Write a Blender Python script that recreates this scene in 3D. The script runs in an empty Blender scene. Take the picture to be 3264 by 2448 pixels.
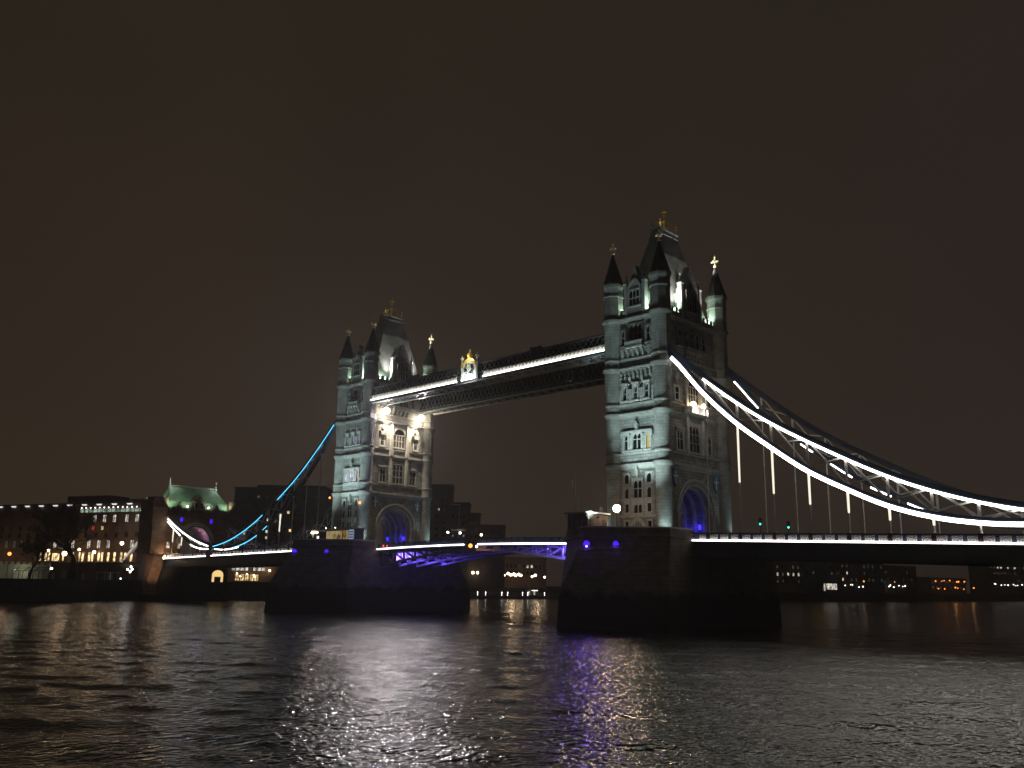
import bpy, math, random
import numpy as np
from mathutils import Vector, Matrix
random.seed(11)
S = bpy.context.scene
COL = S.collection
R = math.radians

# ------------------------------------------------------------------ camera
YAW, PITCH, ROLL = 0.7801695, 0.2214983, 0.0170696
cam = bpy.data.cameras.new('camera')
camo = bpy.data.objects.new('camera', cam)
COL.objects.link(camo)
S.camera = camo
cam.sensor_width = 36.0
cam.lens = 36.0 * 2845.2565 / 3264.0
cam.clip_start, cam.clip_end = 0.5, 8000
_f = Vector((-math.sin(YAW) * math.cos(PITCH), math.cos(YAW) * math.cos(PITCH), math.sin(PITCH)))
_r = Vector((math.cos(YAW), math.sin(YAW), 0))
_u = _r.cross(_f)
_r2 = math.cos(ROLL) * _r + math.sin(ROLL) * _u
_u2 = -math.sin(ROLL) * _r + math.cos(ROLL) * _u
_m = Matrix.Identity(4)
for i in range(3):
    _m[i][0], _m[i][1], _m[i][2] = _r2[i], _u2[i], -_f[i]
_m[0][3], _m[1][3], _m[2][3] = 91.832, -133.2445, 6.4918
camo.matrix_world = _m

# ------------------------------------------------------------------ world (cloudy night sky lit by the city), exposure
S.view_settings.view_transform = 'Standard'
S.view_settings.look = 'None'
S.view_settings.exposure = 0
S.view_settings.gamma = 1
S.cycles.use_denoising = True
S.cycles.use_adaptive_sampling = False
S.cycles.sample_clamp_indirect = 4.0
S.cycles.max_bounces = 6
W = bpy.data.worlds.new('World')
S.world = W
W.use_nodes = True
nt = W.node_tree
for n in list(nt.nodes):
    nt.nodes.remove(n)
def wn(t, **k):
    n = nt.nodes.new(t)
    for a, b in k.items():
        setattr(n, a, b)
    return n
wo = wn('ShaderNodeOutputWorld')
bg = wn('ShaderNodeBackground')
bg2 = wn('ShaderNodeBackground')
add = wn('ShaderNodeAddShader')
sky = wn('ShaderNodeTexSky', sky_type='NISHITA', sun_disc=False)
sky.sun_elevation = R(-8)
sky.sun_rotation = R(250)
bg2.inputs[1].default_value = 0.05
tc = wn('ShaderNodeTexCoord')
sp = wn('ShaderNodeSeparateXYZ')
rampz = wn('ShaderNodeValToRGB')
e = rampz.color_ramp.elements
e[0].position, e[0].color = 0.0, (0.0280, 0.0202, 0.0155, 1)
e[1].position, e[1].color = 0.75, (0.0200, 0.0165, 0.0118, 1)
q = rampz.color_ramp.elements.new(0.18); q.color = (0.0216, 0.0160, 0.0127, 1)
q = rampz.color_ramp.elements.new(0.45); q.color = (0.0195, 0.0147, 0.0116, 1)
noi = wn('ShaderNodeTexNoise')
noi.inputs['Scale'].default_value = 1.6
noi.inputs['Detail'].default_value = 3
mr = wn('ShaderNodeMapRange')
mr.inputs[1].default_value, mr.inputs[2].default_value = 0.3, 0.7
mr.inputs[3].default_value, mr.inputs[4].default_value = 0.91, 1.19
# the city glow is a little stronger and warmer to the west (-x), cooler to the north-east
mx = wn('ShaderNodeMapRange')
mx.inputs[1].default_value, mx.inputs[2].default_value = -1.0, 0.15
mx.inputs[3].default_value, mx.inputs[4].default_value = 0.0, 1.0
side = wn('ShaderNodeMixRGB')
side.inputs[1].default_value = (1.30, 1.20, 0.98, 1)
side.inputs[2].default_value = (0.90, 0.90, 1.02, 1)
mul = wn('ShaderNodeMixRGB', blend_type='MULTIPLY'); mul.inputs[0].default_value = 1
mul2 = wn('ShaderNodeMixRGB', blend_type='MULTIPLY'); mul2.inputs[0].default_value = 1
L = nt.links.new
L(tc.outputs['Generated'], sp.inputs[0])
L(sp.outputs['Z'], rampz.inputs[0])
L(tc.outputs['Generated'], noi.inputs['Vector'])
L(noi.outputs[0], mr.inputs[0])
L(sp.outputs['X'], mx.inputs[0])
L(mx.outputs[0], side.inputs[0])
L(rampz.outputs[0], mul.inputs[1]); L(side.outputs[0], mul.inputs[2])
L(mul.outputs[0], mul2.inputs[1]); L(mr.outputs[0], mul2.inputs[2])
L(mul2.outputs[0], bg.inputs[0]); bg.inputs[1].default_value = 1.0
L(sky.outputs[0], bg2.inputs[0])
L(bg.outputs[0], add.inputs[0]); L(bg2.outputs[0], add.inputs[1])
L(add.outputs[0], wo.inputs[0])

# ------------------------------------------------------------------ materials
def _mat(name):
    m = bpy.data.materials.new(name); m.use_nodes = True
    return m, m.node_tree, m.node_tree.nodes['Principled BSDF']
def simple(name, col, rough=0.6, metal=0.0, var=0.25, scale=1.5, spec=0.4):
    m, t, b = _mat(name)
    b.inputs['Roughness'].default_value = rough
    b.inputs['Metallic'].default_value = metal
    b.inputs['Specular IOR Level'].default_value = spec
    if var:
        co = t.nodes.new('ShaderNodeTexCoord'); n = t.nodes.new('ShaderNodeTexNoise')
        n.inputs['Scale'].default_value = scale; n.inputs['Detail'].default_value = 5
        r = t.nodes.new('ShaderNodeMapRange')
        r.inputs[1].default_value, r.inputs[2].default_value = 0.3, 0.7
        r.inputs[3].default_value, r.inputs[4].default_value = 1 - var, 1 + var
        mm = t.nodes.new('ShaderNodeMixRGB'); mm.blend_type = 'MULTIPLY'; mm.inputs[0].default_value = 1
        mm.inputs[1].default_value = (*col, 1)
        t.links.new(co.outputs['Object'], n.inputs['Vector']); t.links.new(n.outputs[0], r.inputs[0])
        t.links.new(r.outputs[0], mm.inputs[2]); t.links.new(mm.outputs[0], b.inputs['Base Color'])
    else:
        b.inputs['Base Color'].default_value = (*col, 1)
    return m
def masonry(name, c1, c2, mortar, bw, bh, rough=0.85, bump=0.35, round_=False, msize=0.03):
    """coursed stone: courses run along z, blocks along x+y (or round the shaft)"""
    m, t, b = _mat(name)
    b.inputs['Roughness'].default_value = rough
    b.inputs['Specular IOR Level'].default_value = 0.25
    co = t.nodes.new('ShaderNodeTexCoord'); sx = t.nodes.new('ShaderNodeSeparateXYZ')
    ad = t.nodes.new('ShaderNodeMath'); ad.operation = 'ADD'
    cb = t.nodes.new('ShaderNodeCombineXYZ'); br = t.nodes.new('ShaderNodeTexBrick')
    t.links.new(co.outputs['Object'], sx.inputs[0])
    t.links.new(sx.outputs[0], ad.inputs[0]); t.links.new(sx.outputs[1], ad.inputs[1])
    t.links.new(ad.outputs[0], cb.inputs[0]); t.links.new(sx.outputs[2], cb.inputs[1])
    t.links.new(cb.outputs[0], br.inputs['Vector'])
    br.inputs['Color1'].default_value = (*c1, 1); br.inputs['Color2'].default_value = (*c2, 1)
    br.inputs['Mortar'].default_value = (*mortar, 1)
    br.inputs['Scale'].default_value = 1.0
    br.inputs['Brick Width'].default_value = bw; br.inputs['Row Height'].default_value = bh
    br.inputs['Mortar Size'].default_value = msize
    br.inputs['Bias'].default_value = 0.0
    n = t.nodes.new('ShaderNodeTexNoise'); n.inputs['Scale'].default_value = 0.7; n.inputs['Detail'].default_value = 6
    t.links.new(co.outputs['Object'], n.inputs['Vector'])
    r = t.nodes.new('ShaderNodeMapRange')
    r.inputs[1].default_value, r.inputs[2].default_value = 0.3, 0.7
    r.inputs[3].default_value, r.inputs[4].default_value = 0.72, 1.22
    t.links.new(n.outputs[0], r.inputs[0])
    mm = t.nodes.new('ShaderNodeMixRGB'); mm.blend_type = 'MULTIPLY'; mm.inputs[0].default_value = 1
    t.links.new(br.outputs['Color'], mm.inputs[1]); t.links.new(r.outputs[0], mm.inputs[2])
    t.links.new(mm.outputs[0], b.inputs['Base Color'])
    bp = t.nodes.new('ShaderNodeBump'); bp.inputs['Strength'].default_value = bump; bp.inputs['Distance'].default_value = 0.08
    n2 = t.nodes.new('ShaderNodeTexNoise'); n2.inputs['Scale'].default_value = 3.5; n2.inputs['Detail'].default_value = 4
    t.links.new(co.outputs['Object'], n2.inputs['Vector'])
    ma = t.nodes.new('ShaderNodeMath'); ma.operation = 'SUBTRACT'
    t.links.new(n2.outputs[0], ma.inputs[0]); t.links.new(br.outputs['Fac'], ma.inputs[1])
    t.links.new(ma.outputs[0], bp.inputs['Height']); t.links.new(bp.outputs[0], b.inputs['Normal'])
    return m
def emis(name, col, strength):
    m, t, b = _mat(name)
    b.inputs['Base Color'].default_value = (0.02, 0.02, 0.02, 1)
    b.inputs['Emission Color'].default_value = (*col, 1)
    b.inputs['Emission Strength'].default_value = strength
    return m
def room(name, col, strength, scale=0.9):
    """a lit room behind a window: uneven, warmer near its lamps"""
    m, t, b = _mat(name)
    b.inputs['Base Color'].default_value = (0.02, 0.02, 0.02, 1)
    b.inputs['Roughness'].default_value = 0.2
    co = t.nodes.new('ShaderNodeTexCoord'); n = t.nodes.new('ShaderNodeTexNoise')
    n.inputs['Scale'].default_value = scale; n.inputs['Detail'].default_value = 2
    r = t.nodes.new('ShaderNodeMapRange')
    r.inputs[1].default_value, r.inputs[2].default_value = 0.35, 0.65
    r.inputs[3].default_value, r.inputs[4].default_value = strength * 0.25, strength * 1.6
    t.links.new(co.outputs['Object'], n.inputs['Vector']); t.links.new(n.outputs[0], r.inputs[0])
    b.inputs['Emission Color'].default_value = (*col, 1)
    t.links.new(r.outputs[0], b.inputs['Emission Strength'])
    return m

M = {}
M['granite'] = masonry('granite', (0.33, 0.33, 0.32), (0.23, 0.23, 0.225), (0.10, 0.10, 0.10), 1.1, 0.52)
M['shaft'] = masonry('shaft_stone', (0.27, 0.27, 0.26), (0.235, 0.235, 0.225), (0.17, 0.17, 0.16), 1.4, 0.55, bump=0.12)
M['portland'] = simple('portland_stone', (0.41, 0.41, 0.40), 0.8, 0, 0.18, 1.8)
M['trim'] = simple('cornice_stone', (0.36, 0.36, 0.345), 0.8, 0, 0.2, 1.2)
M['slate'] = masonry('slate', (0.13, 0.13, 0.125), (0.10, 0.10, 0.098), (0.035, 0.035, 0.035), 0.6, 0.35, 0.55, 0.2)
M['roof'] = masonry('roof_slate', (0.24, 0.245, 0.235), (0.20, 0.205, 0.195), (0.14, 0.14, 0.14), 0.8, 0.5, 0.5, 0.15)
M['lead'] = simple('lead', (0.22, 0.24, 0.24), 0.5, 0.2)
M['gold'] = simple('gilding', (0.80, 0.55, 0.13), 0.3, 0.35, 0.15)
M['cabinwall'] = simple('cabin_brickwork', (0.15, 0.12, 0.095), 0.85, 0, 0.25, 0.8)
M['cross'] = simple('gilded_cross', (0.80, 0.70, 0.45), 0.35, 0.3, 0.1)
M['navy'] = simple('navy_paint', (0.022, 0.036, 0.075), 0.45, 0, 0.3, 0.8)
M['blue'] = simple('blue_paint', (0.09, 0.20, 0.36), 0.45, 0, 0.2, 0.8)
M['white'] = simple('white_paint', (0.74, 0.74, 0.72), 0.45, 0, 0.12, 1.0)
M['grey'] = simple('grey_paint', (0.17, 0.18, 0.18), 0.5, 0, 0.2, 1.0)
M['red'] = simple('red_paint', (0.40, 0.035, 0.03), 0.45, 0, 0.1)
M['asphalt'] = simple('asphalt', (0.05, 0.05, 0.05), 0.9)
M['iron'] = simple('black_iron', (0.02, 0.02, 0.022), 0.5, 0.3, 0.2)
M['steel'] = simple('galvanised_steel', (0.30, 0.30, 0.30), 0.45, 0.6, 0.2)
M['pier'] = masonry('pier_granite', (0.115, 0.098, 0.082), (0.082, 0.071, 0.060), (0.042, 0.037, 0.032), 1.6, 0.75, 0.8, 0.4)
t = M['pier'].node_tree; b = t.nodes['Principled BSDF']; src = b.inputs['Base Color'].links[0].from_socket
gp = t.nodes.new('ShaderNodeNewGeometry'); gs = t.nodes.new('ShaderNodeSeparateXYZ'); gn = t.nodes.new('ShaderNodeTexNoise'); ga = t.nodes.new('ShaderNodeMath'); gr = t.nodes.new('ShaderNodeMapRange'); gm = t.nodes.new('ShaderNodeMixRGB')
gn.inputs['Scale'].default_value = .35; gn.inputs['Detail'].default_value = 5; ga.operation = 'MULTIPLY_ADD'; ga.inputs[1].default_value = 5.0
gr.inputs[1].default_value, gr.inputs[2].default_value = 7.4, 8.6
gm.inputs[1].default_value = (.013, .014, .010, 1)          # weed and tide stain below high water
t.links.new(gp.outputs['Position'], gs.inputs[0]); t.links.new(gp.outputs['Position'], gn.inputs['Vector']); t.links.new(gn.outputs[0], ga.inputs[0]); t.links.new(gs.outputs['Z'], ga.inputs[2])
t.links.new(ga.outputs[0], gr.inputs[0]); t.links.new(gr.outputs[0], gm.inputs[0]); t.links.new(src, gm.inputs[2]); t.links.new(gm.outputs[0], b.inputs['Base Color'])
M['brick'] = masonry('warm_brick', (0.24, 0.15, 0.10), (0.18, 0.115, 0.075), (0.11, 0.08, 0.065), 0.9, 0.42, 0.9, 0.3)
M['darkwall'] = simple('dark_render', (0.07, 0.06, 0.055), 0.9, 0, 0.3, 0.2)
M['brownwall'] = simple('brown_brickwork', (0.15, 0.095, 0.065), 0.9, 0, 0.35, 0.25)
M['palewall'] = simple('pale_render', (0.42, 0.40, 0.33), 0.85, 0, 0.25, 0.4)
M['quay'] = masonry('quay_stone', (0.06, 0.055, 0.05), (0.045, 0.042, 0.04), (0.025, 0.025, 0.025), 2.0, 0.8)
M['ground'] = simple('bank_ground', (0.05, 0.045, 0.04), 0.95, 0, 0.3, 0.1)
M['bark'] = simple('bark', (0.075, 0.058, 0.045), 0.95, 0, 0.3, 2.0)
M['greenroof'] = simple('pale_green_roof', (0.17, 0.26, 0.18), 0.6, 0, 0.3, 0.5)
M['wood'] = simple('dark_oak', (0.07, 0.04, 0.025), 0.6, 0, 0.3)
M['hull'] = simple('pontoon_paint', (0.05, 0.055, 0.07), 0.6)
m, t, b = _mat('dark_glass'); M['glass'] = m
b.inputs['Base Color'].default_value = (0.008, 0.009, 0.011, 1); b.inputs['Roughness'].default_value = 0.12
M['led'] = emis('led_white', (1.0, 0.96, 0.86), 4.5)
M['ledchain'] = emis('led_chain', (1.0, 0.95, 0.84), 8)
M['leddeck'] = emis('led_deck', (1.0, 0.93, 0.90), 5)
M['rodglow'] = emis('painted_rod_glow', (1.0, 0.93, 0.74), 1.1)  # glow painted on the hanger rods in place of lamp light
M['ledcyan'] = emis('led_cyan', (0.10, 0.62, 1.0), 2.0)
M['lamp'] = emis('lamp_warm', (1.0, 0.72, 0.42), 14)
M['lampglobe'] = emis('lamp_globe', (1.0, 0.78, 0.55), 34)
M['lampw'] = emis('lamp_white', (1.0, 0.93, 0.85), 7)
M['lampo'] = emis('lamp_orange', (1.0, 0.27, 0.05), 3.2)
M['flood'] = emis('flood_lamp', (1.0, 0.86, 0.62), 30)
M['bluelamp'] = emis('blue_lamp', (0.05, 0.012, 1.0), 1.2)
M['bluebulb'] = emis('blue_bulb', (0.22, 0.12, 1.0), 12)
M['bluebright'] = emis('blue_lamp_bright', (0.05, 0.03, 1.0), 1.6)
M['greenlight'] = emis('green_signal', (0.05, 1.0, 0.65), 3)
M['redlight'] = emis('red_signal', (1.0, 0.06, 0.04), 4)
M['roomwarm'] = room('room_cream', (1.0, .84, .58), 1.3)
M['roomw'] = room('room_white', (1.0, 0.92, 0.78), 0.6)
M['roomy'] = room('room_warm', (1.0, 0.66, 0.28), 1.0)
M['roomdim'] = room('room_dim', (1.0, 0.80, 0.58), 0.045)
M['roomg'] = room('room_greenish', (0.80, 1.0, 0.80), 0.32, 0.5)
M['roompurple'] = room('room_purple', (0.62, 0.34, 1.0), 0.75)
M['roomlilac'] = room('room_lilac', (0.80, 0.72, 1.0), 0.7)
M['roomred'] = emis('room_red', (0.9, 0.06, 0.06), 0.55)
M['roomyel'] = emis('room_yellow', (1.0, 0.72, 0.15), 0.55)
M['arcade'] = room('arcade_glow', (1.0, 0.70, 0.34), 1.5, 0.9)

# ------------------------------------------------------------------ mesh builder
WL = {}
class MB:
    def __init__(s): s.v, s.f = [], []
    def add(s, vs, fs):
        o = len(s.v); s.v += [tuple(p) for p in vs]; s.f += [tuple(i + o for i in f) for f in fs]
        return s
    def loft(s, rings, cap=True):
        n = len(rings[0]); vs = [p for r in rings for p in r]; fs = []
        for k in range(len(rings) - 1):
            for i in range(n):
                j = (i + 1) % n
                fs.append((k * n + i, k * n + j, (k + 1) * n + j, (k + 1) * n + i))
        if cap:
            fs.append(tuple(range(n - 1, -1, -1))); fs.append(tuple((len(rings) - 1) * n + i for i in range(n)))
        return s.add(vs, fs)
    def box(s, x0, x1, y0, y1, z0, z1):
        return s.loft([[(x0, y0, z0), (x1, y0, z0), (x1, y1, z0), (x0, y1, z0)],
                       [(x0, y0, z1), (x1, y0, z1), (x1, y1, z1), (x0, y1, z1)]])
    def bar(s, p, q, w, h=None, up=(0, 0, 1)):
        h = h or w
        p, q, up = Vector(p), Vector(q), Vector(up)
        d = (q - p).normalized()
        a = d.cross(up)
        if a.length < 1e-3: a = d.cross(Vector((1, 0, 0)))
        a.normalize(); b = a.cross(d).normalized()
        a *= w / 2; b *= h / 2
        return s.loft([[p - a - b, p + a - b, p + a + b, p - a + b], [q - a - b, q + a - b, q + a + b, q - a + b]])
    def path(s, pts, w, h, up=(0, 0, 1)):
        """continuous rectangular beam along a polyline"""
        rings = []; up = Vector(up); P = [Vector(p) for p in pts]
        for i, p in enumerate(P):
            d = (P[min(i + 1, len(P) - 1)] - P[max(i - 1, 0)]).normalized()
            a = d.cross(up).normalized() * w / 2; b = a.cross(d).normalized() * h / 2
            rings.append([p - a - b, p + a - b, p + a + b, p - a + b])
        return s.loft(rings)
    def tube(s, p, q, r, r2=None, n=6):
        r2 = r if r2 is None else r2
        p, q = Vector(p), Vector(q); d = (q - p).normalized()
        a = d.cross(Vector((0, 0, 1)))
        if a.length < 1e-3: a = Vector((1, 0, 0))
        a.normalize(); b = d.cross(a)
        c = [(math.cos(2 * math.pi * i / n), math.sin(2 * math.pi * i / n)) for i in range(n)]
        return s.loft([[p + (a * x + b * y) * r for x, y in c], [q + (a * x + b * y) * r2 for x, y in c]])
    def lathe(s, cx, cy, prof, n=16, ph=0.0):
        c = [(math.cos(2 * math.pi * (i + ph) / n), math.sin(2 * math.pi * (i + ph) / n)) for i in range(n)]
        return s.loft([[(cx + r * x, cy + r * y, z) for x, y in c] for r, z in prof])
    def ball(s, cx, cy, cz, r, n=10, m=6):
        return s.lathe(cx, cy, [(max(r * math.sin(math.pi * k / m), 0.002), cz - r * math.cos(math.pi * k / m)) for k in range(m + 1)], n)
    def build(s, name, mat, parent=None, smooth=False):
        me = bpy.data.meshes.new(name)
        o = Vector(WL[parent.name]) if parent else Vector((0, 0, 0))
        me.from_pydata([(v[0] - o.x, v[1] - o.y, v[2] - o.z) for v in s.v], [], s.f)
        me.validate(); me.materials.append(M[mat] if isinstance(mat, str) else mat)
        bm_fix(me)
        if smooth:
            me.polygons.foreach_set('use_smooth', [True] * len(me.polygons))
            if hasattr(me, 'set_sharp_from_angle'): me.set_sharp_from_angle(angle=R(40))
        ob = bpy.data.objects.new(name, me); COL.objects.link(ob)
        if parent: ob.parent = parent
        WL[ob.name] = o
        return ob
import bmesh
def bm_fix(me):
    bm = bmesh.new(); bm.from_mesh(me)
    bmesh.ops.recalc_face_normals(bm, faces=bm.faces)
    bm.to_mesh(me); bm.free()
class Fr:
    """a wall plane: u along it (to the right seen from outside), z up, n outwards"""
    def __init__(s, o, U, N): s.o, s.U, s.N = Vector(o), Vector(U).normalized(), Vector(N).normalized()
    def p(s, u, z, n=0): w = s.o + s.U * u + s.N * n; return (w.x, w.y, s.o.z + z)
def fbox(mb, F, u0, u1, z0, z1, n0, n1):
    return mb.loft([[F.p(u0, z0, n0), F.p(u1, z0, n0), F.p(u1, z1, n0), F.p(u0, z1, n0)],
                    [F.p(u0, z0, n1), F.p(u1, z0, n1), F.p(u1, z1, n1), F.p(u0, z1, n1)]])
def fprism(mb, F, poly, n0, n1):
    return mb.loft([[F.p(u, z, n0) for u, z in poly], [F.p(u, z, n1) for u, z in poly]])
def ring(mb, F, outer, inner, n0, n1):
    """band between two open outlines with the same number of points"""
    for i in range(len(outer) - 1):
        fprism(mb, F, [outer[i], outer[i + 1], inner[i + 1], inner[i]], n0, n1)
def pointed(w, z0, rise, n=9, cu=0):
    """pointed arch outline from the left springing to the right one"""
    r = (w * w / 4 + rise * rise) / w
    pts = []
    a1 = math.atan2(rise, r - w / 2)
    for i in range(n + 1):
        a = a1 * i / n
        pts.append((cu - w / 2 + r - r * math.cos(a), z0 + r * math.sin(a)))
    return pts + [(2 * cu - u, z) for u, z in pts[-2::-1]]
def thing(name, label, cat, loc=(0, 0, 0), group=None, kind='thing'):
    o = bpy.data.objects.new(name, None); COL.objects.link(o); o.location = loc; o.empty_display_size = 0.5
    o['label'] = label; o['category'] = cat
    if group: o['group'] = group
    o['kind'] = kind
    WL[o.name] = Vector(loc)
    return o
def tag(o, label, cat, group=None):
    o['label'] = label; o['category'] = cat
    if group: o['group'] = group
    return o
def struct(o, kind='structure'):
    o['kind'] = kind
    return o
def copy_tree(o, parent=None, loc=None):
    c = o.copy(); COL.objects.link(c); c.parent = parent
    if loc is not None: c.location = loc
    WL[c.name] = Vector(c.location) if parent is None else WL[parent.name]
    for ch in list(o.children):
        if ch.type != 'LIGHT': copy_tree(ch, c)
    return c
def light(kind, loc, energy, col, aim=None, angle=60, size=0.3, blend=0.6, name='flood_light'):
    d = bpy.data.lights.new(name, kind); d.energy = energy; d.color = col
    d.shadow_soft_size = size
    if kind == 'SPOT': d.spot_size = R(angle); d.spot_blend = blend
    o = bpy.data.objects.new(name, d); COL.objects.link(o); o.location = loc
    if aim is not None:
        o.rotation_euler = (Vector(aim) - Vector(loc)).to_track_quat('-Z', 'Y').to_euler()
    return o
def curve(pts, xs):
    P = np.array(pts, float); s = np.gradient(P[:, 1], P[:, 0]); out = []
    for x in xs:
        i = min(max(int(np.searchsorted(P[:, 0], x)) - 1, 0), len(P) - 2)
        h = P[i + 1, 0] - P[i, 0]; t = (x - P[i, 0]) / h
        out.append(float((2 * t**3 - 3 * t**2 + 1) * P[i, 1] + (t**3 - 2 * t**2 + t) * h * s[i]
                   + (-2 * t**3 + 3 * t**2) * P[i + 1, 1] + (t**3 - t**2) * h * s[i + 1]))
    return out
LX = -83.625      # centre of the far tower; the near one stands at x = 0
TY = 9.15         # half distance between the turrets / chain planes

# ------------------------------------------------------------------ river, banks
SHORE = [(-60, -900), (-140, -300), (-165, -140), (-172, -56), (-186, -26), (-191, 7), (-192, 33), (-207, 80), (-228, 140), (-246, 182),
         (-238, 265), (-190, 350), (-163, 400), (-156, 500), (-172, 620), (-160, 780), (-140, 1000), (60, 1500), (900, 2300)]
def water():
    # fine grid near the viewer's bank, coarser farther out; real waves as geometry, ripples as bump
    def axis(lo, hi, fine_lo, fine_hi, st, grow=1.12):
        a = list(np.arange(fine_lo, fine_hi, st)); d = st; x = fine_hi
        while x < hi: a.append(x); d *= grow; x += d
        a.append(hi); d = st; x = fine_lo; pre = []
        while x > lo: d *= grow; x -= d; pre.append(max(x, lo))
        return np.array(pre[::-1] + a)
    xs = axis(-700, 1500, -60, 105, 0.36); ys = axis(-900, 3000, -112, 10, 0.36)
    X, Y = np.meshgrid(xs, ys)
    Z = np.zeros_like(X)
    rs = np.random.RandomState(4)
    for k in range(60):
        lam = 1.3 * (8.0 / 1.3) ** rs.rand()
        th = R(118) + rs.normal(0, 0.55)            # wind chop running across the river
        amp = 0.0020 * lam ** 0.85
        kx, ky = 2 * math.pi / lam * math.cos(th), 2 * math.pi / lam * math.sin(th)
        ph = kx * X + ky * Y + rs.rand() * 6.28
        Z += amp * (np.sin(ph) + 0.25 * np.sin(2 * ph + 0.6))
    damp = np.clip(1.25 - np.hypot(X - 92, Y + 133) / 260.0, 0.75, 1.0)
    Z *= damp
    nx, ny = len(xs), len(ys)
    me = bpy.data.meshes.new('river_water')
    co = np.stack([X, Y, Z], -1).reshape(-1, 3)
    i = np.arange(nx * ny).reshape(ny, nx)
    q = np.stack([i[:-1, :-1], i[:-1, 1:], i[1:, 1:], i[1:, :-1]], -1).reshape(-1, 4)
    me.vertices.add(len(co)); me.vertices.foreach_set('co', co.ravel())
    me.loops.add(q.size); me.loops.foreach_set('vertex_index', q.ravel())
    me.polygons.add(len(q)); me.polygons.foreach_set('loop_start', np.arange(0, q.size, 4))
    me.polygons.foreach_set('loop_total', np.full(len(q), 4)); me.polygons.foreach_set('use_smooth', np.ones(len(q), bool))
    me.update(); me.validate()
    m, t, b = _mat('river_water_surface')
    b.inputs['Base Color'].default_value = (0.012, 0.011, 0.009, 1)
    b.inputs['Roughness'].default_value = 0.14; b.inputs['IOR'].default_value = 1.33
    b.inputs['Specular IOR Level'].default_value = 0.5
    geo = t.nodes.new('ShaderNodeNewGeometry')
    mp = t.nodes.new('ShaderNodeMapping'); mp.inputs['Rotation'].default_value = (0, 0, R(28))
    mp.inputs['Scale'].default_value = (1.0, 0.7, 1)
    t.links.new(geo.outputs['Position'], mp.inputs[0])
    prev = None
    for sc, de, dist, st in ((0.9, 2, 0.07, 1.0), (2.6, 1.5, 0.16, 1.0), (5.5, 1, 0.045, 1.0)):
        n = t.nodes.new('ShaderNodeTexNoise'); n.inputs['Scale'].default_value = sc; n.inputs['Detail'].default_value = de
        t.links.new(mp.outputs[0], n.inputs['Vector'])
        bp = t.nodes.new('ShaderNodeBump'); bp.inputs['Strength'].default_value = st; bp.inputs['Distance'].default_value = dist
        t.links.new(n.outputs[0], bp.inputs['Height'])
        if prev: t.links.new(prev.outputs[0], bp.inputs['Normal'])
        prev = bp
    t.links.new(prev.outputs[0], b.inputs['Normal'])
    me.materials.append(m)
    o = bpy.data.objects.new('river', me); COL.objects.link(o); struct(o)
water()
def banks():
    mb = MB()
    far = [(x - 1500, y) for x, y in SHORE]
    vs = [(x, y, 5.0) for x, y in SHORE] + [(x - 1800, y + (1200 if i > 15 else 0), 5.0) for i, (x, y) in enumerate(SHORE)]
    n = len(SHORE)
    mb.add(vs, [(i, i + 1, n + i + 1, n + i) for i in range(n - 1)])
    struct(mb.build('river_bank_ground', 'ground'))
    w = MB()
    for i in range(n - 1):
        a, b2 = SHORE[i], SHORE[i + 1]
        d = Vector((b2[0] - a[0], b2[1] - a[1], 0)).normalized(); nn = Vector((d.y, -d.x, 0))
        p0, p1 = Vector((*a, 0)), Vector((*b2, 0))
        w.loft([[p0 - nn * .6 + Vector((0, 0, z)), p0 + nn * .35 + Vector((0, 0, z)), p1 + nn * .35 + Vector((0, 0, z)), p1 - nn * .6 + Vector((0, 0, z))] for z in (-3, 5.7)])
        w.loft([[p0 - nn * .7 + Vector((0, 0, z)), p0 + nn * .5 + Vector((0, 0, z)), p1 + nn * .5 + Vector((0, 0, z)), p1 - nn * .7 + Vector((0, 0, z))] for z in (5.703, 6.0)])
    o = w.build('embankment_wall', 'quay')
    tag(o, 'long dark stone embankment wall along the far side of the river', 'embankment wall'); o['kind'] = 'thing'
banks()

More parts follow.
